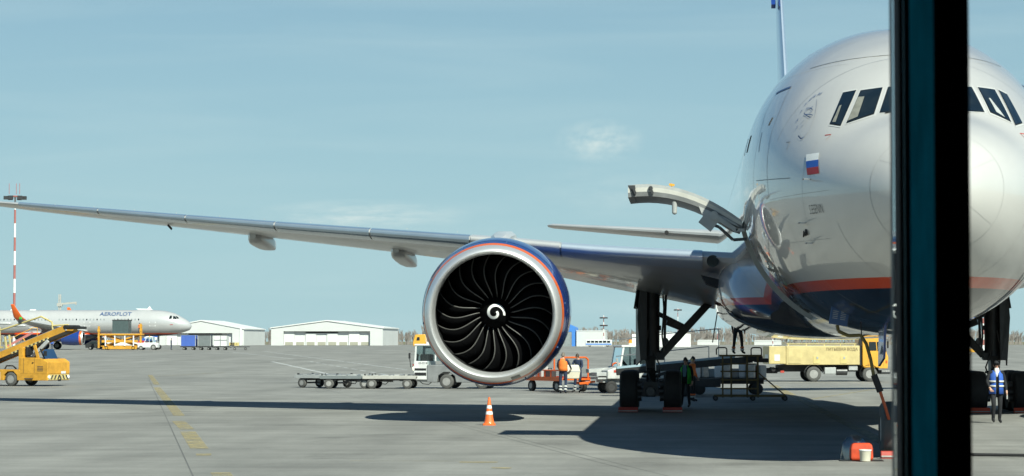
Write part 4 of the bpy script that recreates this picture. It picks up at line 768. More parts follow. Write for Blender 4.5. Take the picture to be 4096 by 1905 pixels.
# ---------------------------------------------------------------- people
def person(label, loc, rz, cols, pose=None, h=1.75, hair='hair', extras=(), group=None, cat='person', fingers=True, legs_only=False):
    """body: one skinned surface; cols = dict(trouser, torso, sleeve, shoe); faces front -Y"""
    J = dict(pel=(0, 0, .97), wai=(0, 0, 1.10), che=(0, .0, 1.30), nb=(0, .01, 1.45), nk=(0, .0, 1.52), hd=(0, -.02, 1.60), tp=(0, -.015, 1.70), no=(0, -.10, 1.595),
             hl=(-.10, 0, .92), kl=(-.11, -.02, .50), al=(-.11, .03, .09), tl=(-.12, -.15, .035), hr=(.10, 0, .92), kr=(.11, -.02, .50), ar=(.11, .03, .09), tr=(.12, -.15, .035),
             sl=(-.175, .01, 1.42), el=(-.235, .03, 1.15), wl=(-.25, -.04, .90), ml=(-.25, -.06, .83), sr=(.175, .01, 1.42), er=(.235, .03, 1.15), wr=(.25, -.04, .90), mr=(.25, -.06, .83))
    J.update(pose or {})
    rad = dict(pel=(.155, .115), wai=(.145, .10), che=(.17, .115), nb=(.085, .075), nk=(.052, .055), hd=(.074, .092), tp=(.05, .062), no=(.016, .016), hl=(.092, .095), kl=(.062, .066), al=(.046, .048), tl=(.04, .032),
               sl=(.068, .065), el=(.048, .048), wl=(.036, .034), ml=(.042, .022))
    for k in list(rad):
        if k[-1] == 'l' and k != 'pel': rad[k[0] + 'r'] = rad[k]
    E_ = [('pel', 'wai', 'torso'), ('wai', 'che', 'torso'), ('che', 'nb', 'torso'), ('nb', 'nk', 'skin'), ('nk', 'hd', 'skin'), ('hd', 'tp', 'skin'), ('hd', 'no', 'skin')]
    for s in 'lr': E_ += [('pel', 'h' + s, 'trouser'), ('h' + s, 'k' + s, 'trouser'), ('k' + s, 'a' + s, 'trouser'), ('a' + s, 't' + s, 'shoe'), ('che', 's' + s, 'sleeve'), ('s' + s, 'e' + s, 'sleeve'), ('e' + s, 'w' + s, 'sleeve'), ('w' + s, 'm' + s, 'hand')]
    names = list(J)
    if fingers:
        for s, sg in (('l', 1), ('r', -1)):
            m0 = Vector(J['m' + s]); d = (m0 - Vector(J['w' + s])).normalized(); sd = Vector((0, 1, 0)) if abs(d.y) < .7 else Vector((1, 0, 0)); inn = Vector((sg, 0, 0)) if abs(d.y) < .7 else Vector((0, 0, -1))
            for k in range(4):
                a = m0 + sd * (.026 * (k - 1.5)) + d * .03; c = a + d * (.045 + .008 * (k in (1, 2))) + inn * .012; n1, n2 = f'f{s}{k}a', f'f{s}{k}b'
                J[n1] = tuple(a); J[n2] = tuple(c); rad[n1] = (.0095, .0095); rad[n2] = (.008, .008); E_ += [('m' + s, n1, 'hand'), (n1, n2, 'hand')]
            a = Vector(J['w' + s]).lerp(m0, .45) - sd * .045 + inn * .01; n1 = f'f{s}t'; J[n1] = tuple(a + d * .03); rad[n1] = (.0105, .0105); E_ += [('m' + s, n1, 'hand')]
        names = list(J)
    me = bpy.data.meshes.new('person_body'); me.from_pydata([J[k] for k in names], [(names.index(a), names.index(c)) for a, c, _ in E_], [])
    o = bpy.data.objects.new('tmp', me); col.objects.link(o); o.modifiers.new('skin', 'SKIN').use_smooth_shade = True
    sv = me.skin_vertices[0].data
    for i, k in enumerate(names): sv[i].radius = rad[k]; sv[i].use_root = (k == 'pel')
    ss = o.modifiers.new('sub', 'SUBSURF'); ss.levels = ss.render_levels = 2 if fingers else 1
    dg = bpy.context.evaluated_depsgraph_get(); nm = bpy.data.meshes.new_from_object(o.evaluated_get(dg)); bpy.data.objects.remove(o)
    order = ['torso', 'sleeve', 'trouser', 'shoe', 'skin', 'hand']
    nm.materials.clear()
    for k in order: nm.materials.append(M[cols.get(k, 'skin')])
    segs = [(Vector(J[a]), Vector(J[c]), order.index(r)) for a, c, r in E_]
    for p in nm.polygons:
        c = p.center; bd, bi = 9, 0
        for a, q, r in segs:
            ab = q - a; t = max(0, min(1, (c - a).dot(ab) / max(1e-9, ab.length_squared))); dd = (a + ab * t - c).length
            if dd < bd: bd, bi = dd, r
        if bi == 2 and c.z > .99: bi = 0
        p.material_index = bi; p.use_smooth = True
    t = thing('person', label, cat, loc, rz, group); t.scale = (h / 1.75,) * 3
    bo = bpy.data.objects.new('body', nm); col.objects.link(bo); bo.parent = t
    hd, tp = Vector(J['hd']), Vector(J['tp'])
    if hair:
        b = MB(); rings = []
        for i in range(7):
            a = math.pi / 2 * i / 6; z = math.sin(a); r_ = math.cos(a); rings.append([(hd.x + .086 * r_ * math.cos(q) + .0, hd.y + .012 + .105 * r_ * math.sin(q), hd.z + .02 + .115 * z - (.05 * (1 if math.sin(q) > -.2 else 0) * r_)) for q in [2 * math.pi * k / 16 for k in range(16)]])
        b.loft(rings, True); b.build('hair' if 'hair' in hair else 'cap', hair, t, 60)
    if fingers:
        for s in (-1, 1):
            b = MB(); b.sphere((hd.x + s * .032, hd.y - .082, hd.z + .015), .011, 8, 6); b.build('eye', 'black', t, 60); b = MB(); b.sphere((hd.x + s * .078, hd.y + .005, hd.z - .005), .03, 8, 6, sc3=(.4, .8, 1.1)); b.build('ear', 'skin', t, 60)
        b = MB(); b.box((hd.x, hd.y - .086, hd.z - .055), (.045, .012, .01)); b.build('mouth', 'brick', t)
    def shell(name, m, zs, ws, front=None, gap=0, dx=0):
        """open torso shell (vest): rings of half widths; gap in degrees left open at the front"""
        b = MB(); rr = []; n = 28
        for z, (wx, wy, ox, oy) in zip(zs, ws):
            rr.append([(ox + wx * math.cos(R(-90 + gap / 2 + (360 - gap) * k / n)), oy + wy * math.sin(R(-90 + gap / 2 + (360 - gap) * k / n)), z) for k in range(n + 1)])
        b.loft(rr, False, closed=False); q = b.build(name, m, t, 60, fixn=False); sf = q.modifiers.new('t', 'SOLIDIFY'); sf.thickness = .012; return q
    pl, ch, nb = Vector(J['pel']), Vector(J['che']), Vector(J['nb'])
    for ex in extras:
        if ex[0] == 'vest':
            zb = pl.z - (.16 if len(ex) > 3 else .02); q = shell('vest', ex[1], (zb, pl.z + .1, ch.z - .05, ch.z + .06, nb.z + .01), ((.205, .165, pl.x, pl.y), (.19, .15, pl.x, pl.y), (.195, .15, ch.x, ch.y), (.18, .135, ch.x, ch.y), (.115, .095, nb.x, nb.y)), gap=ex[2])
            if len(ex) > 4:
                for zz in ex[4]: shell('reflective_band', 'refl', (zz, zz + .05), ((.212, .170, pl.x, pl.y),) * 2, gap=ex[2])
        elif ex[0] == 'legbands':
            for s in 'lr':
                k, a = Vector(J['k' + s]), Vector(J['a' + s])
                for f, mm in ex[1]:
                    p0 = k.lerp(a, f - .07); p1 = k.lerp(a, f + .07); q = MB(); q.cyl(p0, p1, .078, .074, 14); q.build('trouser_band', mm, t, 50)
        elif ex[0] == 'headphones':
            for s in (-1, 1): q = MB(); q.cyl((hd.x + s * .075, hd.y + .01, hd.z), (hd.x + s * .115, hd.y + .01, hd.z), .05, .042, 12); q.build('ear_defender', 'railyellow', t, 40)
            q = MB(); q.tube([(hd.x + .1 * math.cos(R(a)), hd.y + .01, hd.z + .14 * math.sin(R(a))) for a in range(0, 181, 20)], .012); q.build('headband', 'black', t)
        elif ex[0] == 'peak':
            q = MB(); q.prism([(hd.x - .07, hd.y - .08), (hd.x + .07, hd.y - .08), (hd.x + .05, hd.y - .17), (hd.x - .05, hd.y - .17)], hd.z + .055, hd.z + .07, 'z'); q.build('cap_peak', 'blackc', t)
        elif ex[0] == 'shirtfront':
            q = MB(); q.add([(-.05, -.135, 1.06), (.05, -.135, 1.06), (.075, -.13, 1.3), (.05, -.10, 1.46), (-.05, -.10, 1.46), (-.075, -.13, 1.3)], [range(6)]); q.build('shirt_front', ex[1], t, fixn=False)
        elif ex[0] == 'scarf':
            q = MB(); q.loft([[(.07 * math.cos(a) * w, -.075 + .05 * math.sin(a) * w, z) for a in [2 * math.pi * k / 12 for k in range(12)]] for z, w in ((1.28, .3), (1.36, .9), (1.46, 1.05), (1.53, .9))]); q.build('scarf', 'whiter', t, 60)
        elif ex[0] == 'held':
            q = MB(); mr = Vector(J['mr']); q.box((mr.x, mr.y - .03, mr.z - .1), (.03, .07, .12)); q.build('radio', 'lightgrey', t)
    return t
NV = dict(torso='navy', sleeve='navy', trouser='navy', shoe='blackc', skin='skin', hand='skin')
BK = dict(torso='blackc', sleeve='blackc', trouser='blackc', shoe='black', skin='skin', hand='skin')
walk = dict(kl=(-.10, -.13, .52), al=(-.10, -.02, .10), tl=(-.11, -.20, .06), kr=(.10, .0, .50), ar=(.10, .10, .09), tr=(.11, -.08, .035))
person('person in blue high-visibility vest and dark cap walking by the right landing gear', (8.47, 66.7, 0), R(4), BK, dict(walk, el=(-.26, .0, 1.16), wl=(-.22, -.16, .98), ml=(-.19, -.22, .93), er=(.25, .04, 1.15), wr=(.27, -.05, .90), mr=(.27, -.08, .83)), 1.73, 'blackc', [('vest', 'vblue', 26, 1, (1.0, 1.13)), ('peak',), ('scarf',), ('held',)])
person('man in green vest and blue shirt walking behind the left main wheels', (-.02, 81.9, 0), R(-20), BK, dict(kl=(-.13, .02, .5), al=(-.2, .12, .09), tl=(-.22, -.05, .035), kr=(.12, -.06, .5), ar=(.17, -.1, .09), tr=(.18, -.27, .035)), 1.72, 'hair', [('vest', 'vgreen', 66, 1), ('shirtfront', 'shirt')])
person('worker in orange jacket and yellow ear defenders standing by the belt loader', (.23, 89.6, 0), R(68), dict(NV, torso='vorange', sleeve='vorange', trouser='blackc'), dict(er=(.22, .0, 1.16), wr=(.2, -.1, .93), mr=(.2, -.13, .86)), 1.70, 'hair', [('headphones',), ('legbands', [(.55, 'cone'), (.75, 'refl')])])
person('worker in orange vest seen from behind, carrying the pet crate', (-5.28, 103.1, 0), R(172), NV, dict(kl=(-.11, -.06, .5), al=(-.1, .06, .09), tl=(-.11, -.12, .035), el=(-.28, -.06, 1.18), wl=(-.30, -.26, 1.03), ml=(-.28, -.33, 1.02), er=(.24, -.05, 1.16), wr=(.2, -.25, 1.0), mr=(.18, -.32, .98)), 1.78, 'greyhair', [('vest', 'vorange', 30), ('legbands', [(.5, 'refl'), (.8, 'refl')])])
person('worker in navy overalls facing us, carrying the pet crate', (-4.72, 104.9, 0), R(-25), NV, dict(el=(-.26, -.05, 1.16), wl=(-.24, -.27, 1.0), ml=(-.22, -.33, .99), er=(.24, -.05, 1.16), wr=(.2, -.27, .98), mr=(.18, -.33, .97), kl=(-.13, .0, .5), al=(-.2, .05, .09), tl=(-.24, -.12, .035), hd=(0, -.05, 1.58), tp=(0, -.05, 1.68), no=(0, -.135, 1.565)), 1.74, 'hair', [('legbands', [(.5, 'refl'), (.8, 'refl')])])
person('worker in dark trousers with red bands standing on the steps, head up under the belly', (1.95, 91.3, 1.75), R(150), BK, dict(kl=(-.16, 0, .5), al=(-.2, .03, .09), tl=(-.22, -.15, .035), kr=(.15, 0, .5), ar=(.19, .03, .09), tr=(.2, -.15, .035)), 1.78, 'hair', [('legbands', [(.62, 'cone'), (.82, 'refl')])])
G3 = gz(352)
person('worker in blue jacket standing in front of the parked airliner engine', (-91.8, 343, gz(343)), 0, dict(NV, torso='vblue', sleeve='vblue'), None, 1.75, 'hair', fingers=False)
person('worker in pale green vest left of the cargo loader', (-86.6, 352, G3), R(60), dict(NV, torso='paleyellow', sleeve='lightgrey'), None, 1.78, 'cone', [('vest', 'vgreen', 40)], fingers=False)
person('operator in orange jacket on the cargo loader platform', (-81.25, 353.2, G3 + 2.35), 0, dict(NV, torso='vorange', sleeve='vorange'), dict(kl=(-.11, -.05, .5)), 1.7, 'hair', fingers=False)
person('worker in blue overalls leaning at the back of the white tow tractor', (-76.35, 352.6, G3), R(90), dict(NV, torso='navy'), None, 1.75, 'hair', fingers=False)

# ---------------------------------------------------------------- ground vehicles and equipment
def part(t, name, m, fn, bevel=0, smooth=None):
    b = MB(); fn(b); return b.build(name, m, t, smooth, bevel)
def cab(t, x0, x1, y0, y1, z0, z1, m, slope_f=.15, slope_r=.05, pw=.08, glassm='g_clear', zs=None):
    """glazed cab: posts, roof and separate panes; x forward"""
    xf = lambda z: x1 - slope_f * (z - z0) / (z1 - z0); xr = lambda z: x0 + slope_r * (z - z0) / (z1 - z0)
    fr = MB()
    for y in (y0 + pw / 2, y1 - pw / 2):
        fr.bar((xf(z0) - pw / 2, y, z0), (xf(z1) - pw / 2, y, z1), pw); fr.bar((xr(z0) + pw / 2, y, z0), (xr(z1) + pw / 2, y, z1), pw)
        mid = (x0 + x1) / 2 - .08; fr.bar((mid, y, z0), (mid, y, z1), pw * .8)
    f = fr.build('cab_frame', m, t)
    part(t, 'cab_roof', m, lambda b: b.bb(xr(z1) - .04, xf(z1) + .06, y0 - .03, y1 + .03, z1, z1 + .09), .03)
    for y in (y0 + .02, y1 - .02):
        part(t, 'side_window', glassm, lambda b: b.add([(xr(z0) + pw, y, z0), (xf(z0) - pw, y, z0), (xf(z1) - pw, y, z1), (xr(z1) + pw, y, z1)], [(0, 1, 2, 3)]))
    part(t, 'windscreen', glassm, lambda b: b.add([(xf(z0) - .02, y0 + pw, z0), (xf(z0) - .02, y1 - pw, z0), (xf(z1) - .02, y1 - pw, z1), (xf(z1) - .02, y0 + pw, z1)], [(0, 1, 2, 3)]))
    part(t, 'rear_window', glassm, lambda b: b.add([(xr(z0) + .02, y0 + pw, z0), (xr(z0) + .02, y1 - pw, z0), (xr(z1) + .02, y1 - pw, z1), (xr(z1) + .02, y0 + pw, z1)], [(0, 1, 2, 3)]))
    part(t, 'seat', 'black', lambda b: (b.bb(x0 + .2, x0 + .6, (y0 + y1) / 2 - .55, (y0 + y1) / 2 - .1, z0 - .1, z0 + .32), b.bb(x0 + .2, x0 + .6, (y0 + y1) / 2 + .1, (y0 + y1) / 2 + .55, z0 - .1, z0 + .32)), .06)
    part(t, 'steering_wheel', 'black', lambda b: b.cyl((x1 - .45, (y0 + y1) / 2 - .3, z0 + .1), (x1 - .5, (y0 + y1) / 2 - .3, z0 + .14), .2, .2, 14))

# yellow belt loader, near left
t = thing('belt_loader', 'large yellow belt loader truck with raised conveyor at the left edge', 'belt loader', (-33.35, 118.9, 0), R(-20))
part(t, 'chassis', 'yellow', lambda b: b.prism([(-6.2, .28), (-.42, .28), (-.40, .55), (-.2, .72), (.15, .74), (.36, .55), (.40, .28), (2.2, .28), (2.2, .62), (.75, .66), (.50, .82), (-6.2, .82)], -.95, .95), .02)
part(t, 'side_panel', 'lightgrey', lambda b: b.bb(-6.2, -.62, -.965, -.952, .30, .70))
part(t, 'hood', 'yellow', lambda b: b.prism([(.55, .60), (2.22, .60), (2.22, 1.20), (1.95, 1.36), (1.50, 1.42), (.55, 1.42)], -.955, .955), .03)
part(t, 'cab_rear_wall', 'yellow', lambda b: b.bb(.45, .72, -.93, -.2, .8, 1.92), .02)
part(t, 'cab_post', 'yellow', lambda b: b.bar((1.62, -.88, 1.35), (1.38, -.88, 2.05), .12, .1))
part(t, 'cab_post', 'black', lambda b: b.bar((1.98, -.88, 1.36), (1.72, -.88, 1.86), .05, .05))
part(t, 'windscreen', 'g_dark', lambda b: b.add([(1.95, -.88, 1.36), (1.95, .3, 1.36), (1.70, .3, 1.84), (1.70, -.88, 1.84)], [(0, 1, 2, 3)]))
part(t, 'seat', 'black', lambda b: (b.bb(.8, 1.15, -.8, -.3, 1.2, 1.5), b.bb(.75, .9, -.8, -.3, 1.5, 1.95)), .05)
part(t, 'door_seam', 'dark2', lambda b: (b.bb(1.42, 1.432, -.962, -.956, .66, 1.40), b.bb(.78, .792, -.962, -.956, .66, 1.40)))
part(t, 'vent', 'dark2', lambda b: [b.bb(1.6, 1.95, -.962, -.956, .75 + .07 * k, .78 + .07 * k) for k in range(4)]); part(t, 'step', 'dark2', lambda b: b.bb(.9, 1.35, -1.08, -.956, .36, .40)); part(t, 'door_grip', 'black', lambda b: b.bb(1.30, 1.38, -.99, -.956, 1.15, 1.19))
part(t, 'side_marker', 'beacon', lambda b: b.bb(-2.0, -1.9, -.985, -.966, .6, .66)); part(t, 'number_plate', 'white', lambda b: b.bb(2.2225, 2.226, .2, .6, .62, .74)); part(t, 'tow_eye', 'dark', lambda b: b.cyl((2.2, 0, .3), (2.34, 0, .3), .05, .05, 8))
part(t, 'mirror', 'black', lambda b: (b.bb(2.05, 2.10, -1.05, -.85, 1.5, 1.75), b.bar((1.9, -.88, 1.6), (2.07, -.95, 1.62), .03)))
for x, y in ((0, -.82), (0, .82), (-4.6, -.82), (-4.6, .82)): wheel(t, (x, y, .35), .35, .26, 'tyre2', 'y', 'rim', 26, .6)
def chev(b):
    for i in range(6):
        s = 1 if i < 3 else -1; y0 = -.7 + .28 * i; b.add([(2.226, y0, .34), (2.226, y0 + .12, .34), (2.226, y0 + .12 + .14 * s, .56), (2.226, y0 + .14 * s, .56)], [(0, 1, 2, 3)])
part(t, 'bumper_board', 'railyellow', lambda b: b.bb(2.205, 2.222, -.9, .9, .32, .58)); part(t, 'chevrons', 'dark2', chev)
for y in (-.82, .82): part(t, 'head_lamp', 'whiter', lambda b: b.cyl((2.2, y, .46), (2.25, y, .46), .09, .08, 12), 0, 40)
def inc(x): return 1.50 + .345 * (x + 1.4)
part(t, 'conveyor_frame', 'yellow', lambda b: (b.bar((-6, -.55, inc(-6) - .12), (2.9, -.55, inc(2.9) - .12), .07, .30), b.bar((-6, .55, inc(-6) - .12), (2.9, .55, inc(2.9) - .12), .07, .30)))
part(t, 'conveyor_belt', 'belt', lambda b: b.bar((-6, 0, inc(-6) + .03), (2.3, 0, inc(2.3) + .03), 1.02, .10))
part(t, 'belt_return', 'dark', lambda b: b.bar((-6, 0, inc(-6) - .2), (2.7, 0, inc(2.7) - .2), 1.0, .06))
part(t, 'edge_stripe', 'railyellow', lambda b: b.bar((-.2, -.60, inc(-.2) - .28), (2.0, -.60, inc(2.0) - .28), .04, .09))
for i in range(9): part(t, 'stripe_block', 'dark2', lambda b: b.bar((-.1 + .24 * i, -.625, inc(-.1 + .24 * i) - .28), (0 + .24 * i, -.625, inc(0 + .24 * i) - .28), .01, .07))
part(t, 'bumper_roller', 'black', lambda b: b.cyl((2.98, -.6, inc(2.9) - .05), (2.98, .6, inc(2.9) - .05), .11, .11, 12), 0, 40)
part(t, 'roller_tip', 'dark', lambda b: b.bar((2.95, .2, inc(2.95) - .08), (3.55, .2, inc(2.95) - .1), .5, .14))
part(t, 'lift_strut', 'lightgrey', lambda b: (b.bar((.35, -.7, .80), (2.0, -.62, inc(2.0) - .42), .1, .17)))
part(t, 'ram', 'dark', lambda b: b.cyl((.95, -.5, .7), (1.25, -.4, 1.9), .06, .05, 10))
rl = [(-3.6, .62, inc(-3.6) + .1), (-3.55, .62, 2.35), (-1.3, .62, 2.92), (.7, .62, 3.48), (1.35, .62, 3.2), (1.45, .62, inc(1.45) + .05)]
part(t, 'hand_rail', 'railyellow', lambda b: b.tube(rl, .045)); part(t, 'hand_rail', 'railyellow', lambda b: b.tube([(1.45, .6, 3.02), (2.35, .6, 3.06), (2.45, .6, 2.85)], .04))
for x in (-1.35, -1.1, -3.2): part(t, 'rail_post', 'railyellow', lambda b: b.bar((x, .62, inc(x)), (x - .15, .62, inc(x) + .95), .07))
part(t, 'work_lamp', 'dark2', lambda b: b.box((-.55, .62, 3.25), (.2, .15, .2))); part(t, 'lamp_lens', 'vgreen', lambda b: b.box((-.55, .62, 3.4), (.1, .1, .12)))
part(t, 'hose', 'dark', lambda b: b.tube([(-.9, -.2, .82), (-.8, -.2, 1.0), (-.4, -.2, 1.0), (-.2, -.2, .85)], .035)); part(t, 'lifting_eye', 'dark', lambda b: b.bb(-1.0, -.8, -.9, -.75, .82, .98))

# flat baggage dollies
def dolly(label, loc, rz, m='grey'):
    t = thing('baggage_dolly', label, 'dolly', loc, rz, 'flat baggage dollies in a train')
    part(t, 'deck', m, lambda b: (b.bb(-1.25, 1.25, -.75, .75, .54, .60), b.bb(-1.28, 1.28, -.78, -.74, .46, .62), b.bb(-1.28, 1.28, .74, .78, .46, .62)), .01)
    part(t, 'frame', 'chass', lambda b: (b.bb(-1.1, 1.1, -.3, -.2, .38, .53), b.bb(-1.1, 1.1, .2, .3, .38, .53), b.bb(-.7, -.5, -.7, .7, .36, .45), b.bb(.5, .7, -.7, .7, .36, .45)))
    part(t, 'axle', 'steel', lambda b: (b.cyl((-.85, -.7, .24), (-.85, .7, .24), .04, .04, 8), b.cyl((.85, -.7, .24), (.85, .7, .24), .04, .04, 8)))
    for x in (-.85, .85):
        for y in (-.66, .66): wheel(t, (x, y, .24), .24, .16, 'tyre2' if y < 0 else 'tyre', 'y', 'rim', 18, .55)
    part(t, 'roller_rail', 'lightgrey', lambda b: b.bb(-1.2, .1, -.45, -.38, .60, .65)); part(t, 'roller_rail', 'lightgrey', lambda b: b.bb(-.1, 1.2, .38, .45, .60, .66))
    part(t, 'drawbar', 'lightgrey', lambda b: (b.bar((1.2, 0, .38), (2.05, 0, .34), .08), b.cyl((2.05, 0, .3), (2.05, 0, .38), .08, .08, 10)))
    for k in range(5): part(t, 'roller', 'steel', lambda b: b.cyl((-1.0 + .5 * k, -.7, .63), (-1.0 + .5 * k, .7, .63), .03, .03, 8))
    for x in (-1.2, 1.2): part(t, 'end_stop', 'dark2', lambda b: (b.bb(x - .03, x + .03, -.6, -.5, .6, .70), b.bb(x - .03, x + .03, .5, .6, .6, .70)))
    part(t, 'brake_hose', 'chass', lambda b: b.tube([(1.2, .15, .42), (1.45, .18, .22), (1.75, .12, .2), (1.95, .05, .36)], .018)); part(t, 'spring_block', 'chass', lambda b: (b.bb(-1.0, -.7, -.6, -.5, .24, .46), b.bb(.7, 1.0, -.6, -.5, .24, .46)))
    return t
dolly('blue grey flat dolly at the tail of the dolly train', (-17.4, 115.1, 0), R(-30), 'lightgrey')
dolly('blue decked flat dolly in the middle of the dolly train', (-16.0, 113.4, 0), R(0), 'greycont')
dolly('rusty grey flat dolly coupled to the white baggage tractor', (-13.9, 113.2, 0), R(-4), 'conc')
# white and grey baggage tractor, mostly behind the engine
t = thing('baggage_tractor', 'white and grey cab tractor half hidden behind the engine', 'tractor', (-11.0, 113.6, 0), R(-8))
part(t, 'lower_body', 'grey', lambda b: b.prism([(-1.1, .30), (-.62, .30), (-.55, .62), (-.3, .78), (.0, .78), (.25, .6), (.32, .30), (2.0, .30), (2.0, 1.12), (-1.1, 1.12)], -.9, .9), .03)
part(t, 'rear_panel', 'white', lambda b: b.bb(-1.75, -1.1, -.86, .86, .42, 1.30), .03); part(t, 'rear_grille', 'black', lambda b: (b.bb(-1.77, -1.752, -.7, .3, .62, .78), b.bb(-1.77, -1.752, -.7, .3, .88, 1.0), b.bb(-1.70, -1.14, -.875, -.862, .62, .76), b.bb(-1.70, -1.14, -.875, -.862, .86, .96)))
cab(t, -1.72, .5, -.86, .86, 1.30, 2.02, 'white', .3, .04)
part(t, 'beacon', 'beacon', lambda b: b.cyl((-.6, 0, 2.11), (-.6, 0, 2.25), .08, .06, 10)); part(t, 'mirror', 'black', lambda b: (b.bb(-1.98, -1.93, -.95, -.78, 1.42, 1.68), b.bar((-1.9, -.86, 1.0), (-1.95, -.86, 1.5), .03)))
part(t, 'rear_lamp', 'lamp', lambda b: b.cyl((-1.80, -.78, .94), (-1.76, -.78, .94), .09, .09, 12)); part(t, 'indicator', 'brick', lambda b: b.box((-1.78, -.78, 1.12), (.05, .12, .08)))
part(t, 'driver_silhouette', 'blackc', lambda b: (b.sphere((-.2, -.2, 1.78), .12), b.loft([[(-.2 + w * math.cos(a), -.2 + w * 1.5 * math.sin(a), z) for a in [6.283 * k / 10 for k in range(10)]] for z, w in ((1.1, .17), (1.45, .18), (1.62, .12), (1.7, .06))])), 0, 60)
for x, y in ((-.15, -.78), (-.15, .78), (1.55, -.78), (1.55, .78)): wheel(t, (x, y, .34), .34, .24, 'tyre2', 'y', 'rim', 24, .58)
text_obj('03-0218', .13, lambda u, w: (-1.30 + u, -.866, 1.20 + w), 'fleet_number', 'dark2', t)

# orange baggage cart with tubular rails
t = thing('baggage_cart', 'orange tube-railed baggage cart behind the engine', 'cart', (-5.75, 107.3, 0), R(-55))
part(t, 'deck', 'orange', lambda b: (b.bb(-1.5, 1.5, -.75, .75, .52, .60), b.bb(-1.52, 1.52, -.78, -.75, .48, .66), b.bb(-1.52, 1.52, .75, .78, .48, .66)))
for x in (-1.1, 1.1):
    for y in (-.65, .65): wheel(t, (x, y, .25), .25, .18, 'tyre', 'y', 'rim', 18)
for x in (-1.42, 1.42): part(t, 'end_rail', 'orange', lambda b: b.tube([(x, -.72, .6), (x, -.72, 1.42), (x, -.6, 1.52), (x, .6, 1.52), (x, .72, 1.42), (x, .72, .6)], .04))
for x in (-.9, -.45, .1, .6): part(t, 'rail_post', 'orange', lambda b: b.bar((x, -.72, .6), (x, -.72, .95), .05))
part(t, 'side_rail', 'orange', lambda b: b.tube([(-1.4, -.72, .95), (1.4, -.72, .95)], .03)); part(t, 'drawbar', 'orange', lambda b: b.bar((1.5, 0, .42), (2.5, 0, .36), .09))
for i, (x, y, w, h, m_, lab) in enumerate([(-7.0, 108.3, .55, .5, 'lightgrey', 'pale grey suitcase on the orange cart'), (-6.6, 107.6, .45, .36, 'dark2', 'dark suitcase on the orange cart')]):
    t = thing('suitcase', lab, 'suitcase', (x + .5, y, .605), R(20 * i - 55)); part(t, 'shell', m_, lambda b: b.bb(-w / 2, w / 2, -.2, .2, 0, h), .05); part(t, 'handle', 'black', lambda b: b.tube([(-.1, 0, h), (-.1, 0, h + .06), (.1, 0, h + .06), (.1, 0, h)], .015))
# pet crate between the two workers
t = thing('pet_crate', 'cream plastic pet crate carried between two workers', 'pet crate', (-4.93, 103.75, .62), R(12))
part(t, 'shell', 'cream', lambda b: b.loft([[(x * w, y * w, z) for x, y in ((-.30, -.24), (.30, -.24), (.33, 0), (.30, .24), (-.30, .24), (-.33, 0))] for z, w in ((0, .88), (.04, .95), (.30, 1.06), (.34, 1.06), (.55, .92), (.60, .8))]), .02)
part(t, 'grille_door', 'dark2', lambda b: b.prism([(-.15, .08), (.15, .08), (.17, .3), (.13, .5), (-.13, .5), (-.17, .3)], .325, .345, 'x')); part(t, 'seam', 'lightgrey', lambda b: b.loft([[(x * 1.075, y * 1.075, z) for x, y in ((-.30, -.24), (.30, -.24), (.33, 0), (.30, .24), (-.30, .24), (-.33, 0))] for z in (.30, .335)]))
# white belt-loader tractor with amber beacon
t = thing('conveyor_tractor', 'white cab conveyor truck with amber beacon left of the main wheels', 'belt loader', (-2.3, 104.2, 0), R(196))
part(t, 'body', 'offwhite', lambda b: b.prism([(-1.4, .62), (.55, .62), (1.35, .62), (1.35, .98), (.85, 1.16), (-1.4, 1.16)], -.82, .82), .04)
cab(t, -.75, .80, -.78, .78, 1.16, 1.98, 'white', .14, .12)
part(t, 'beacon', 'beacon', lambda b: b.cyl((.15, .1, 2.16), (.15, .1, 2.30), .09, .07, 12), 0, 40); part(t, 'beacon_base', 'cream', lambda b: b.cyl((.15, .1, 2.07), (.15, .1, 2.16), .10, .09, 12), 0, 40)
part(t, 'bumper_frame', 'lightgrey', lambda b: (b.bb(.9, 1.75, -.7, .7, .60, .68), b.bb(1.2, 1.8, -.72, .72, .74, .9), b.bb(-1.4, 1.5, -.6, .6, .46, .59)), .02)
part(t, 'tow_hitch', 'orange', lambda b: b.bar((1.7, 0, .5), (2.4, 0, .42), .09)); part(t, 'marker_lamp', 'brick', lambda b: b.box((1.0, .825, .95), (.14, .02, .1)))
part(t, 'conveyor_bed', 'lightgrey', lambda b: b.bar((1.9, -.55, .95), (-3.4, -.55, 1.35), .55, .16)); part(t, 'mirror', 'lightgrey', lambda b: b.bar((.85, .8, 1.15), (.95, .85, 1.5), .08, .06))
part(t, 'side_stripe', 'hblue', lambda b: b.bb(-1.38, .5, -.83, -.822, .82, .88))
for x in (-1.0, 1.15):
    for y in (-.66, .66): wheel(t, (x, y, .27), .27, .2, 'tyre', 'y', 'dark2', 18)
part(t, 'driver_silhouette', 'navy', lambda b: (b.sphere((-.35, .25, 1.72), .12), b.loft([[(-.35 + w * math.cos(a), .25 + w * 1.5 * math.sin(a), z) for a in [6.283 * k / 10 for k in range(10)]] for z, w in ((1.1, .17), (1.45, .18), (1.58, .12), (1.65, .06))])), 0, 60)

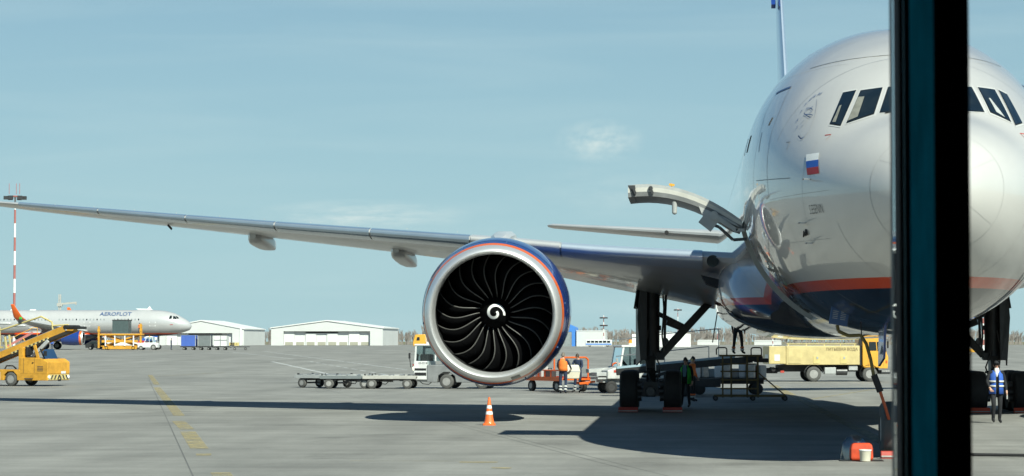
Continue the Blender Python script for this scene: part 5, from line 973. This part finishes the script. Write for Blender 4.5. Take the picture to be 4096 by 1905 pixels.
# belt loader standing under the rear hold
t = thing('low_belt_loader', 'dark low belt loader with pale blue belt under the rear fuselage', 'belt loader', (-.25, 98.2, 0), R(3))
part(t, 'conveyor_frame', 'dark', lambda b: (b.bar((-2.6, -.5, .98), (2.9, -.5, 1.50), .08, .26), b.bar((-2.6, .5, .98), (2.9, .5, 1.50), .08, .26)))
part(t, 'conveyor_belt', 'beltb', lambda b: b.bar((-2.6, 0, 1.16), (2.2, 0, 1.62), 1.0, .08))
part(t, 'bumper', 'black', lambda b: (b.cyl((2.6, -.6, 1.52), (3.3, -.6, 1.54), .11, .11, 10), b.cyl((2.6, .6, 1.52), (3.3, .6, 1.54), .11, .11, 10), b.box((3.3, 0, 1.46), (.5, 1.1, .16))))
part(t, 'chassis', 'chass', lambda b: (b.bb(-2.0, 1.6, -.7, .7, .38, .72), b.bar((-1.4, -.4, .7), (.3, -.4, 1.25), .12)), .03)
part(t, 'side_rail', 'steel', lambda b: b.tube([(-2.6, .55, 1.62), (1.2, .55, 2.02), (1.2, .55, 1.5)], .02)); part(t, 'side_rail', 'steel', lambda b: b.tube([(-2.6, .55, 2.3), (-.5, .55, 2.55), (1.6, .55, 2.75), (1.6, .55, 1.6)], .02)); part(t, 'rail_post', 'steel', lambda b: b.tube([(-.6, .55, 1.35), (-.7, .55, 2.53)], .02))
for x in (-1.5, .1):
    for y in (-.66, .66): wheel(t, (x, y, .30), .30, .2, 'tyre', 'y', 'chass', 18)
# trailer with wrapped bags behind
t = thing('baggage_trailer', 'low trailer loaded with wrapped luggage behind the steps', 'trailer', (1.7, 101.5, 0), R(4))
part(t, 'deck', 'chass', lambda b: (b.bb(-1.7, 1.6, -.75, .75, .62, .70), b.bb(-1.6, 1.5, -.5, .5, .45, .62)))
for x in (-1.2, 1.2):
    for y in (-.66, .66): wheel(t, (x, y, .25), .25, .18, 'tyre', 'y', 'chass', 16)
rb = random.Random(5)
LAB = ['white wrapped suitcase with red strap at the left end of the trailer', 'beige wrapped bundle second from the left on the trailer', 'grey wrapped bag third from the left on the trailer', 'white wrapped suitcase fourth from the left on the trailer', 'beige wrapped bundle with red strap in the middle of the trailer', 'grey wrapped bag right of the trailer middle', 'white wrapped suitcase third from the right on the trailer', 'beige wrapped bundle second from the right on the trailer', 'grey wrapped bag with red strap at the right end of the trailer']
for i in range(9):
    t = thing('suitcase', LAB[i], 'suitcase', (.35 + .34 * i, 101.4 + rb.uniform(-.3, .3), .70), R(rb.uniform(-20, 30)), 'wrapped luggage on the trailer')
    w, h = rb.uniform(.3, .36), rb.uniform(.35, .62); part(t, 'shell', ['whiter', 'bags', 'lightgrey'][i % 3], lambda b: b.bb(-w / 2, w / 2, -.3, .3, 0, h), .05); part(t, 'strap', 'brick' if i % 4 == 0 else 'dark2', lambda b: b.bb(-w / 2 - .004, w / 2 + .004, -.04, .04, -.0, h + .006))
# service steps
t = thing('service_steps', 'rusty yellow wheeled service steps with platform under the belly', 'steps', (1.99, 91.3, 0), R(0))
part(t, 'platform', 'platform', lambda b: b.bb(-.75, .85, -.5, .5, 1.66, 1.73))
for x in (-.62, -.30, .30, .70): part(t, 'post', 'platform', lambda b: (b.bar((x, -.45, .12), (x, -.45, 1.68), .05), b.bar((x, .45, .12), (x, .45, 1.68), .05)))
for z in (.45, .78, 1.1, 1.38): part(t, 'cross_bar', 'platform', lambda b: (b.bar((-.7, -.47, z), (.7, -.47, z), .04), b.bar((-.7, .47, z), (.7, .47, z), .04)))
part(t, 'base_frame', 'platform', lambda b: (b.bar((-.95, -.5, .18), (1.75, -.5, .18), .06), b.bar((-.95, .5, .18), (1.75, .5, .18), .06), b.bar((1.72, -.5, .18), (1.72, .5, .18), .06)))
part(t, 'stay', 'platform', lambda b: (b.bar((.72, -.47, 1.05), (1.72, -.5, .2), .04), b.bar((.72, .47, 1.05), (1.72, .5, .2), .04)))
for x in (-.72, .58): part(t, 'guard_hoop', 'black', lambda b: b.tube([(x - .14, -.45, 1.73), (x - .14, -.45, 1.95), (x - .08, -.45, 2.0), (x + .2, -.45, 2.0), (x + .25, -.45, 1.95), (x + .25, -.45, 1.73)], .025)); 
for x, y in ((-.9, -.5), (.5, -.5), (1.7, -.5), (-.9, .5), (.5, .5), (1.7, .5)): wheel(t, (x, y, .10), .10, .06, 'tyre', 'y', 'dark2', 12)

# drinking water tank truck
t = thing('water_truck', 'yellow drinking water tank truck with orange cab behind the nose gear', 'truck', (6.9, 134.9, 0), R(7))
part(t, 'tank_body', 'paleyellow', lambda b: b.bb(-1.55, 2.55, -1.15, 1.15, .93, 1.99), .03)
part(t, 'rear_cabinet', 'paleyellow', lambda b: b.bb(-2.5, -1.555, -1.12, 1.12, .98, 1.96), .03)
part(t, 'cabinet_door', 'paleyellow', lambda b: b.bb(-1.45, -.72, -1.172, -1.152, 1.0, 1.85), .01)
for x in (-.05, 1.45): part(t, 'hatch', 'railyellow', lambda b: b.bb(x, x + .36, -1.17, -1.152, 1.0, 1.42), .008)
for x in (.14, 1.64): part(t, 'hatch_lock', 'lightgrey', lambda b: b.bb(x, x + .09, -1.185, -1.172, 1.26, 1.38))
for y in (-.95, -.35): part(t, 'placard', 'white', lambda b: b.bb(-2.52, -2.502, y, y + .5, 1.15, 1.5))
part(t, 'placard', 'white', lambda b: b.bb(-2.2, -1.9, -1.135, -1.122, 1.15, 1.5))
text_obj('ПИТЬЕВАЯ ВОДА', .22, lambda u, w: (1.55 + u, -1.156, 1.78 + w), 'lettering', 'brown', t, .004, .95)
part(t, 'roof_rail', 'railyellow', lambda b: (b.tube([(-1.5, -1.0, 2.08), (2.4, -1.0, 2.08)], .025), [b.bar((x, -1.0, 1.98), (x, -1.0, 2.08), .04) for x in (-1.4, -.4, .6, 1.5, 2.3)]))
part(t, 'chassis', 'chass', lambda b: (b.bb(-1.9, 3.7, -.45, .45, .55, .92), b.bb(-2.6, -1.9, -.3, .3, .45, .75)), .02)
part(t, 'hose_reel', 'black', lambda b: (b.bar((-2.9, -.4, .5), (-1.7, -.5, .62), .16, .14), b.cyl((-2.2, -.8, .68), (-2.2, .2, .68), .12, .12, 10)))
part(t, 'tail_lamp', 'brick', lambda b: b.box((-1.75, -1.0, .55), (.2, .1, .12)))
part(t, 'mudguard', 'lightgrey', lambda b: b.loft([[(.52 * math.cos(R(a)), y, .40 + .55 * math.sin(R(a))) for a in range(10, 172, 16)] for y in (-1.14, -.75)], False, closed=False), 0, 60)
part(t, 'tool_box', 'lightgrey', lambda b: (b.bb(.62, 1.25, -1.0, -.6, .42, .8), b.bb(1.95, 2.45, -1.05, -.6, .62, .9)), .03); part(t, 'fuel_tank', 'dark2', lambda b: b.cyl((1.3, -.75, .55), (1.9, -.75, .55), .2, .2, 14), 0, 40)
part(t, 'cab', 'camel', lambda b: b.prism([(2.72, .95), (2.78, .78), (3.62, .78), (3.62, .72), (4.12, .72), (4.16, 1.35), (4.08, 1.55), (3.92, 2.45), (3.8, 2.55), (2.72, 2.55)], -1.1, 1.1), .05)
part(t, 'side_window', 'cockpit', lambda b: b.prism([(3.08, 1.72), (3.50, 1.72), (3.46, 2.2), (3.08, 2.2)], -1.12, -1.102)); part(t, 'quarter_window', 'cockpit', lambda b: b.prism([(3.56, 1.70), (3.86, 1.66), (3.78, 2.2), (3.52, 2.2)], -1.12, -1.102))
part(t, 'windscreen', 'cockpit', lambda b: b.add([(4.09, -1.0, 1.62), (4.09, 1.0, 1.62), (3.95, 1.0, 2.38), (3.95, -1.0, 2.38)], [(0, 1, 2, 3)])); part(t, 'sleeper_window', 'cockpit', lambda b: b.bb(2.704, 2.715, -.8, -.3, 2.1, 2.35))
part(t, 'wheel_arch', 'dark2', lambda b: b.loft([[(3.12 + .55 * math.cos(R(a)), y, .42 + .52 * math.sin(R(a))) for a in range(5, 178, 16)] for y in (-1.14, -.8)], False, closed=False), 0, 60)
part(t, 'snorkel', 'black', lambda b: b.bar((2.62, -.9, .9), (2.62, -.9, 2.5), .14)); part(t, 'mirror', 'black', lambda b: (b.box((4.1, -1.25, 2.05), (.06, .18, .4)), b.bar((3.9, -1.1, 2.3), (4.1, -1.25, 2.3), .03)))
part(t, 'bumper', 'dark2', lambda b: b.bb(3.75, 4.28, -1.1, 1.1, .42, .62), .05); part(t, 'door_seam', 'dark2', lambda b: (b.bb(3.02, 3.03, -1.104, -1.1015, .8, 2.3), b.bb(3.88, 3.89, -1.104, -1.1015, .85, 1.6)))
part(t, 'indicator', 'orange', lambda b: b.box((4.05, -1.11, 1.1), (.08, .03, .14)))
for x in (0, 3.14):
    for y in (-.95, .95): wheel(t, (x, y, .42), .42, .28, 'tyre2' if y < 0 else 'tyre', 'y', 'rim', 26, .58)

# orange truck far behind the baggage tractor
t = thing('orange_truck', 'orange truck cab showing above the white and grey tractor', 'truck', (-35.6, 330, gz(330)), R(180))
part(t, 'cab', 'camel', lambda b: b.prism([(.2, .7), (1.9, .7), (1.95, 1.2), (1.65, 2.3), (.2, 2.35)], -1.0, 1.0), .08)
part(t, 'side_window', 'cockpit', lambda b: b.prism([(1.0, 1.5), (1.45, 1.5), (1.35, 1.95), (1.0, 1.95)], 1.002, 1.03)); part(t, 'windscreen', 'cockpit', lambda b: b.add([(1.90, -.85, 1.45), (1.90, .85, 1.45), (1.71, .85, 2.15), (1.71, -.85, 2.15)], [(0, 1, 2, 3)])); part(t, 'mirror', 'black', lambda b: b.box((1.95, 1.15, 1.8), (.1, .2, .35)))
part(t, 'box_body', 'white', lambda b: b.bb(-4.5, .1, -1.1, 1.1, .8, 1.3), .04); part(t, 'chassis', 'chass', lambda b: b.bb(-4.4, 1.7, -.5, .5, .4, .7))
for x in (-3.2, 1.0):
    for y in (-.9, .9): wheel(t, (x, y, .4), .4, .26, n=14)

# cargo loader lifting a container at the parked airliner
ZL = gz(352)
t = thing('cargo_loader', 'yellow scissor cargo loader raising a dark container at the parked airliner', 'cargo loader', (-83.5, 351.5, ZL))
part(t, 'base', 'yellow', lambda b: (b.bb(-2.6, 2.6, -1.5, 1.5, .1, .5), b.bb(-2.9, 2.8, -1.4, 1.4, .5, .62)), .04); part(t, 'platform', 'yellow', lambda b: b.bb(-3.0, 3.0, -1.5, 1.5, 2.15, 2.4), .03)
part(t, 'deck', 'grey', lambda b: b.bb(-2.8, 2.8, -1.4, 1.4, 2.4, 2.46))
for s in (-1, 1): part(t, 'scissor_arm', 'yellow', lambda b: (b.bar((-2.4, s * 1.2, .6), (2.4, s * 1.2, 2.15), .14, .2), b.bar((2.4, s * 1.05, .6), (-2.4, s * 1.05, 2.15), .14, .2)))
part(t, 'mid_frame', 'yellow', lambda b: b.bb(-2.7, 2.7, -1.55, -1.35, 1.1, 1.45)); 
for x in (-2.2, -.8, .7, 2.0): part(t, 'ram', 'whiter', lambda b: b.bb(x, x + .16, -1.62, -1.56, .6, 2.1))
for x in (-3.3, 3.0): part(t, 'guide_post', 'yellow', lambda b: (b.bb(x, x + .25, -1.5, -1.2, .3, 3.5 if x < 0 else 3.9), b.bb(x - .05, x + .3, -1.55, -1.15, 2.7, 3.1)))
part(t, 'operator_stand', 'yellow', lambda b: (b.bb(2.3, 3.4, -1.6, -.6, 2.2, 2.32), b.tube([(3.3, -1.5, 2.3), (3.3, -1.5, 3.6), (3.3, -.7, 3.6)], .05)))
for x in (-2, 2): wheel(t, (x, -1.4, .3), .3, .2, n=12)
t = thing('cargo_container', 'dark grey green air cargo container on the raised loader platform', 'container', (-83.55, 351.5, ZL + 2.47))
part(t, 'shell', 'darkcont', lambda b: b.prism([(-1.2, 0), (1.2, 0), (1.2, 1.95), (-1.2, 1.95)], -1, 1)); part(t, 'edge_frame', 'dark2', lambda b: (b.bb(-1.25, 1.25, -1.03, -1.0, 1.88, 2.0), b.bb(1.2, 1.75, -1.03, -.9, 1.8, 1.98)))
# white tow tractor at the parked airliner
def tug(label, loc, rz, m='white'):
    t = thing('tow_tractor', label, 'tractor', loc, rz)
    part(t, 'body', m, lambda b: b.prism([(-1.45, .35), (1.5, .35), (1.5, .8), (1.2, 1.02), (.5, 1.1), (-1.2, 1.1), (-1.45, .85)], -.8, .8), .06); cab(t, -.85, .55, -.75, .75, 1.05, 1.85, m, .35, .12)
    part(t, 'beacon', 'beacon', lambda b: b.cyl((-.1, 0, 1.95), (-.1, 0, 2.1), .1, .08, 10)); part(t, 'grille', 'dark2', lambda b: b.bb(1.5, 1.53, -.5, .5, .45, .75))
    for x, r_ in ((1.0, .32), (-.85, .42)):
        for y in (-.72, .72): wheel(t, (x, y, r_), r_, .26, 'tyre2', 'y', 'rim', 18)
tug('white tow tractor parked under the parked airliner nose', (-79.1, 349.8, gz(350)), R(180))
tug('white utility truck behind the parked airliner engine', (-91.2, 372, gz(372)), 0)
# dark car beside the loader
t = thing('parked_car', 'dark car parked left of the cargo loader', 'car', (-87.4, 353.5, gz(353)), R(8))
part(t, 'body', 'dark', lambda b: b.prism([(-2, .3), (2, .3), (2.05, .7), (1.2, .85), (.6, 1.35), (-1.1, 1.38), (-1.9, .9), (-2.05, .7)], -.8, .8), .08); part(t, 'side_window', 'cockpit', lambda b: b.prism([(-1.4, .92), (1.0, .9), (.5, 1.28), (-1.0, 1.3)], -.815, -.802))
for x in (-1.25, 1.25):
    for y in (-.7, .7): wheel(t, (x, y, .31), .31, .2, n=14)
# container dollies right of the parked airliner
def cdolly(x, label, m, w, roof=False, frame=True):
    y = 350; t = thing('container_dolly', label, 'container', (x, y, gz(y)), 0, 'container dollies by the parked airliner nose')
    part(t, 'deck', 'chass', lambda b: (b.bb(-w / 2 - .1, w / 2 + .1, -.8, .8, .42, .56), b.bar((w / 2, 0, .45), (w / 2 + .5, 0, .4), .1)))
    for xx in (-w * .3, w * .3):
        for yy in (-.6, .6): wheel(t, (xx, yy, .2), .2, .14, n=12)
    part(t, 'box', m, lambda b: b.bb(-w / 2, w / 2, -.78, .78, .57, 2.15), .03)
    if roof: part(t, 'roof', 'dark2', lambda b: b.loft([[(xx, yy, z) for xx, z in ((-w / 2 - .05, 2.15), (w / 2 + .05, 2.15), (w / 2 - .1, 2.3), (-w / 2 + .1, 2.3))] for yy in (-.82, .82)]))
    part(t, 'corner_post', 'lightgrey', lambda b: (b.bb(-w / 2 - .02, -w / 2 + .06, -.80, -.785, .57, 2.15), b.bb(w / 2 - .06, w / 2 + .02, -.80, -.785, .57, 2.15)))
    if m == 'white': part(t, 'cross_frame', 'greycont', lambda b: (b.bb(-.04, .04, -.80, -.785, .6, 2.1), b.bb(-w / 2, w / 2, -.812, -.802, 1.4, 1.48)))
cdolly(-73.1, 'blue curtain sided container on a dolly right of the parked airliner nose', 'bluecont', 2.2)
cdolly(-70.7, 'grey container with curved dark roof next to the blue container', 'greycont', 1.9, True)
cdolly(-68.3, 'white fronted container at the right end of the container dollies', 'white', 2.0, True)
t = thing('empty_dolly', 'empty low dolly right of the white fronted container', 'dolly', (-65.4, 350, gz(350))); part(t, 'deck', 'chass', lambda b: b.bb(-1.2, 1.2, -.7, .7, .42, .52))
for xx in (-.8, .8): wheel(t, (xx, -.6, .2), .2, .14, n=12)
# taxiway sign
t = thing('taxiway_sign', 'yellow and black taxiway sign reading A21 on the far apron', 'sign', (-110.5, 580, gz(580)))
part(t, 'panel', 'railyellow', lambda b: b.bb(-1.65, 1.65, -.08, .08, .25, 1.05)); part(t, 'centre_panel', 'black', lambda b: b.bb(-.55, .55, -.10, -.082, .27, 1.03)); part(t, 'foot', 'dark2', lambda b: (b.bb(-1.4, -1.3, -.05, .05, 0, .25), b.bb(1.3, 1.4, -.05, .05, 0, .25)))
text_obj('A 21', .62, lambda u, w: (u, -.104, .65 + w), 'lettering', 'railyellow', t); text_obj('A', .62, lambda u, w: (-1.1 + u, -.084, .65 + w), 'lettering', 'black', t); text_obj('A', .62, lambda u, w: (1.1 + u, -.084, .65 + w), 'lettering', 'black', t)
# yellow stairs and loaders parked behind the near belt loader
for i, (x, y, m_, lab, rz) in enumerate([(-100.0, 338, 'railyellow', 'yellow passenger stairs under the parked airliner wing, leftmost', 0), (-95.5, 340, 'yellow', 'orange yellow passenger stairs under the parked airliner wing, beside the engine', R(20))]):
    t = thing('passenger_stairs', lab, 'stairs', (x, y, gz(y)), rz)
    part(t, 'chassis', m_, lambda b: b.bb(-2.2, 2.2, -.9, .9, .35, .6)); part(t, 'flight', 'redw', lambda b: (b.bar((-2.0, -.6, .6), (1.6, -.6, 2.6), .1, .3), b.bar((-2.0, .6, .6), (1.6, .6, 2.6), .1, .3)))
    for k in range(9): part(t, 'tread', 'bags', lambda b: b.bb(-1.9 + .4 * k, -1.55 + .4 * k, -.6, .6, .72 + .222 * k, .78 + .222 * k))
    part(t, 'hand_rail', m_, lambda b: b.tube([(-2.0, -.65, 1.5), (1.6, -.65, 3.3), (2.2, -.65, 3.3), (2.2, -.65, .6)], .05)); part(t, 'brace', m_, lambda b: b.bar((1.0, -.6, .6), (.2, -.6, 1.8), .14))
    for xx in (-1.5, 1.5): wheel(t, (xx, -.8, .3), .3, .2, n=12)
# yellow towbar trolley far right
t = thing('towbar_trolley', 'long yellow low trolley on the far apron at the right edge', 'trolley', (30.5, 285, gz(285)))
part(t, 'beam', 'yellow', lambda b: (b.bb(-2.4, 1.0, -.3, .3, .35, .62), b.bb(1.1, 4, -.3, .3, .3, .7)), .04)
for xx in (-1.6, .4, 2.6): wheel(t, (xx, -.3, .22), .22, .16, n=12)
# far tail of another airliner seen under the parked one
t = thing('distant_airliner', 'distant airliner tail with white, blue and red waves under the parked airliner', 'airplane', (-104, 455, gz(455)))
part(t, 'tail_fin', 'flagb', lambda b: b.prism([(-2.2, .6), (2.2, .6), (3.0, 2.6), (1.2, 2.6)], -.15, .15)); part(t, 'red_wave', 'flagr', lambda b: b.prism([(-1.7, .7), (2.2, .7), (2.35, 1.1), (-.6, 1.5)], -.18, -.152)); part(t, 'white_wave', 'whiter', lambda b: b.prism([(.2, 1.9), (2.6, 1.5), (2.8, 2.0), (.9, 2.4)], -.18, -.152)); part(t, 'fuselage', 'white', lambda b: b.cyl((-9, 0, .6), (3, 0, .7), .55, .3, 14), 0, 50)

# ---------------------------------------------------------------- small things on the stand
t = thing('traffic_cone', 'orange traffic cone with two white bands in front of the engine', 'cone', (-5.26, 64.1, 0))
part(t, 'base', 'cone', lambda b: b.loft([[(x * w, y * w, z) for x, y in [(math.copysign(min(1, abs(1.25 * math.cos(a))), math.cos(a)), math.copysign(min(1, abs(1.25 * math.sin(a))), math.sin(a))) for a in [2 * math.pi * k / 16 for k in range(16)]]] for z, w in ((0, .17), (.035, .17), (.05, .15))]))
part(t, 'body', 'cone', lambda b: b.lathe([(.04, .155), (.08, .135), (.14, .118), (.72, .03), (.75, .022), (.75, .005)], axis='z', n=24), 0, 40)
for z0, z1 in ((.29, .37), (.45, .53)): part(t, 'white_band', 'whiter', lambda b: b.lathe([(z0, .118 - (z0 - .14) * .1517 + .003), (z1, .118 - (z1 - .14) * .1517 + .003)], axis='z', n=24), 0, 40)
def chock(x, y, w, label, m='brick', rz=0, h=.16):
    t = thing('wheel_chock', label, 'chock', (x, y, 0), rz, 'wheel chocks'); part(t, 'wedge', m, lambda b: b.prism([(-.13, 0), (.13, 0), (.08, h), (-.08, h)], -w / 2, w / 2, 'x'), .015); part(t, 'strip', 'conc', lambda b: b.bb(-w / 2 + .01, w / 2 - .01, -.137, -.128, .03, .06))
chock(AX - 5.5 - .70, AY + 37.1 - 1.47 - .74, .62, 'dark red chock at the left wheel of the left main gear'); chock(AX - 5.5 + .70, AY + 37.1 - 1.47 - .74, .62, 'dark red chock at the right wheel of the left main gear')
chock(AX + 5.5 - .70, AY + 37.1 - 1.47 - .74, .62, 'red chock at the left wheel of the right main gear', 'redbag'); chock(AX + 5.5 + .70, AY + 37.1 - 1.47 - .74, .7, 'bright red chock at the right wheel of the right main gear', 'redbag')
chock(AX - .35, AY + 5.95 - .66, .6, 'red and pale banded chock at the nose wheel', 'brick', 0, .14)
t = thing('ladder_bag', 'red tool bag under a clear plastic sheet beside the nose wheel', 'bag', (3.28, 45.7, 0))
part(t, 'bag', 'redbag', lambda b: b.loft([[(x * w, y * w, z) for x, y in ((-.20, -.14), (.20, -.14), (.22, 0), (.20, .14), (-.20, .14), (-.22, 0))] for z, w in ((.01, .95), (.05, 1.02), (.22, 1.0), (.30, .92), (.33, .7))]), .02)
part(t, 'plastic_sheet', 'plastic', lambda b: b.loft([[(-.12 + w * math.cos(a) * (1 + .10 * math.sin(5 * a + z * 9)), .16 + w * .6 * math.sin(a), z) for a in [2 * math.pi * k / 18 for k in range(18)]] for z, w in ((.0, .25), (.15, .25), (.32, .22), (.42, .15), (.47, .05))]), 0, 30)
part(t, 'mat', 'dark', lambda b: b.bb(-.42, .4, -.3, .2, .004, .012))
t = thing('plastic_bucket', 'small cream plastic tub in front of the red bag', 'bucket', (3.32, 45.25, 0)); part(t, 'shell', 'cream', lambda b: b.lathe([(.012, .005), (.012, .095), (.2, .11), (.21, .115), (.225, .115), (.225, .1), (.05, .085)], axis='z', n=20), 0, 40); part(t, 'rim', 'whiter', lambda b: b.lathe([(.205, .117), (.228, .118)], axis='z', n=20))
# ground power cable: from the hatch down to the ground
t = thing('power_cable', 'ground power cable hanging from the hatch, orange near the ground', 'cable', (0, 0, 0))
p = [(AX - 1.46, AY + 5.3, 2.56), (AX - 1.44, AY + 5.3, 2.44), (AX - 1.25, AY + 5.25, 2.35), (AX - 1.02, AY + 5.2, 2.36), (AX - .92, AY + 5.15, 2.2), (AX - .84, AY + 5.1, 1.9), (AX - .78, AY + 5.1, 1.55)]
part(t, 'cable', 'rubber', lambda b: b.tube(p, .033, 10)); part(t, 'connector', 'black', lambda b: b.tube([(AX - .78, AY + 5.1, 1.60), (AX - .66, AY + 5.1, 1.28)], .065, 12), 0, 40)
part(t, 'ground_cable', 'cablered', lambda b: b.tube([(AX - .67, AY + 5.1, 1.30), (AX - .56, AY + 5.25, 1.0), (AX - .42, AY + 5.6, .6), (AX - .3, AY + 6.5, .2), (AX + .4, AY + 7.2, .05)], .03, 10)); part(t, 'ground_lead', 'black', lambda b: b.tube([(AX + .4, AY + 7.2, .05), (AX + 1.2, AY + 6.0, .045), (AX + 3, AY + 5.6, .045), (AX + 6.5, AY + 5.4, .045)], .03, 10))
part(t, 'sling', 'black', lambda b: b.tube([(AX - 1.02, AY + 5.2, 2.62), (AX - 1.0, AY + 5.2, 2.36)], .012))
# ---------------------------------------------------------------- terminal hall round the camera: window wall with its mullion
MY = 2.6; c0 = .2275
hall = thing('terminal_window', 'dark blue grey window mullion of the terminal, out of focus in front', 'window', (0, 0, 0))
part(hall, 'outer_cap', 'mulld', lambda b: b.bb(c0, c0 + .075, MY + .04, MY + .10, -.3, 5.2), .004)
part(hall, 'glazing_bead', 'mullh', lambda b: b.cyl((c0 + .0090, MY - .02, -.3), (c0 + .0090, MY - .02, 5.2), .0045, .0045, 12), 0, 60)
part(hall, 'gasket', 'gasket', lambda b: b.bb(c0 + .001, c0 + .0165, MY - .012, MY + .038, -.3, 5.2))
part(hall, 'mullion', ['mull', 'mulld'], lambda b: (b.add([(.2357, 2.3, -.3), (.2357, 2.545, -.3), (.2357, 2.545, 5.2), (.2357, 2.3, 5.2)], [(0, 1, 2, 3)], 0), b.add([(.2357, 2.3, -.3), (.2357, 2.3, 5.2), (.2690, 2.3, 5.2), (.2690, 2.3, -.3), (.2690, 2.545, -.3), (.2690, 2.545, 5.2), (.2357, 2.545, -.3), (.2357, 2.545, 5.2)], [(0, 1, 2, 3), (3, 2, 5, 4), (4, 5, 7, 6)], 1)))
for x0, x1 in ((-2.6, c0 - .002), (c0 + .075, 2.6)): part(hall, 'pane', 'g_win', lambda b: b.bb(x0, x1, MY + .02, MY + .034, -.2, 5.1))
room = MB(); room.bb(-6, 6, -8, MY + .2, 5.22, 5.5); room.bb(-6, 6, -8.3, -8, -.1, 5.22); room.bb(-6.3, -6, -8, MY + .2, -.1, 5.22); room.bb(6, 6.3, -8, MY + .2, -.1, 5.22); room.bb(-6, -2.62, MY - .1, MY + .1, -.1, 5.22); room.bb(2.62, 6, MY - .1, MY + .1, -.1, 5.22)
o = room.build('terminal_wall', 'room'); tag(o, 'dark terminal hall walls and ceiling around the viewpoint', 'wall', kind='structure')
o = strip('terminal_floor', 'room', -8, MY, .55, (-6, 6)); tag(o, 'dark floor of the terminal hall', 'floor', kind='structure')
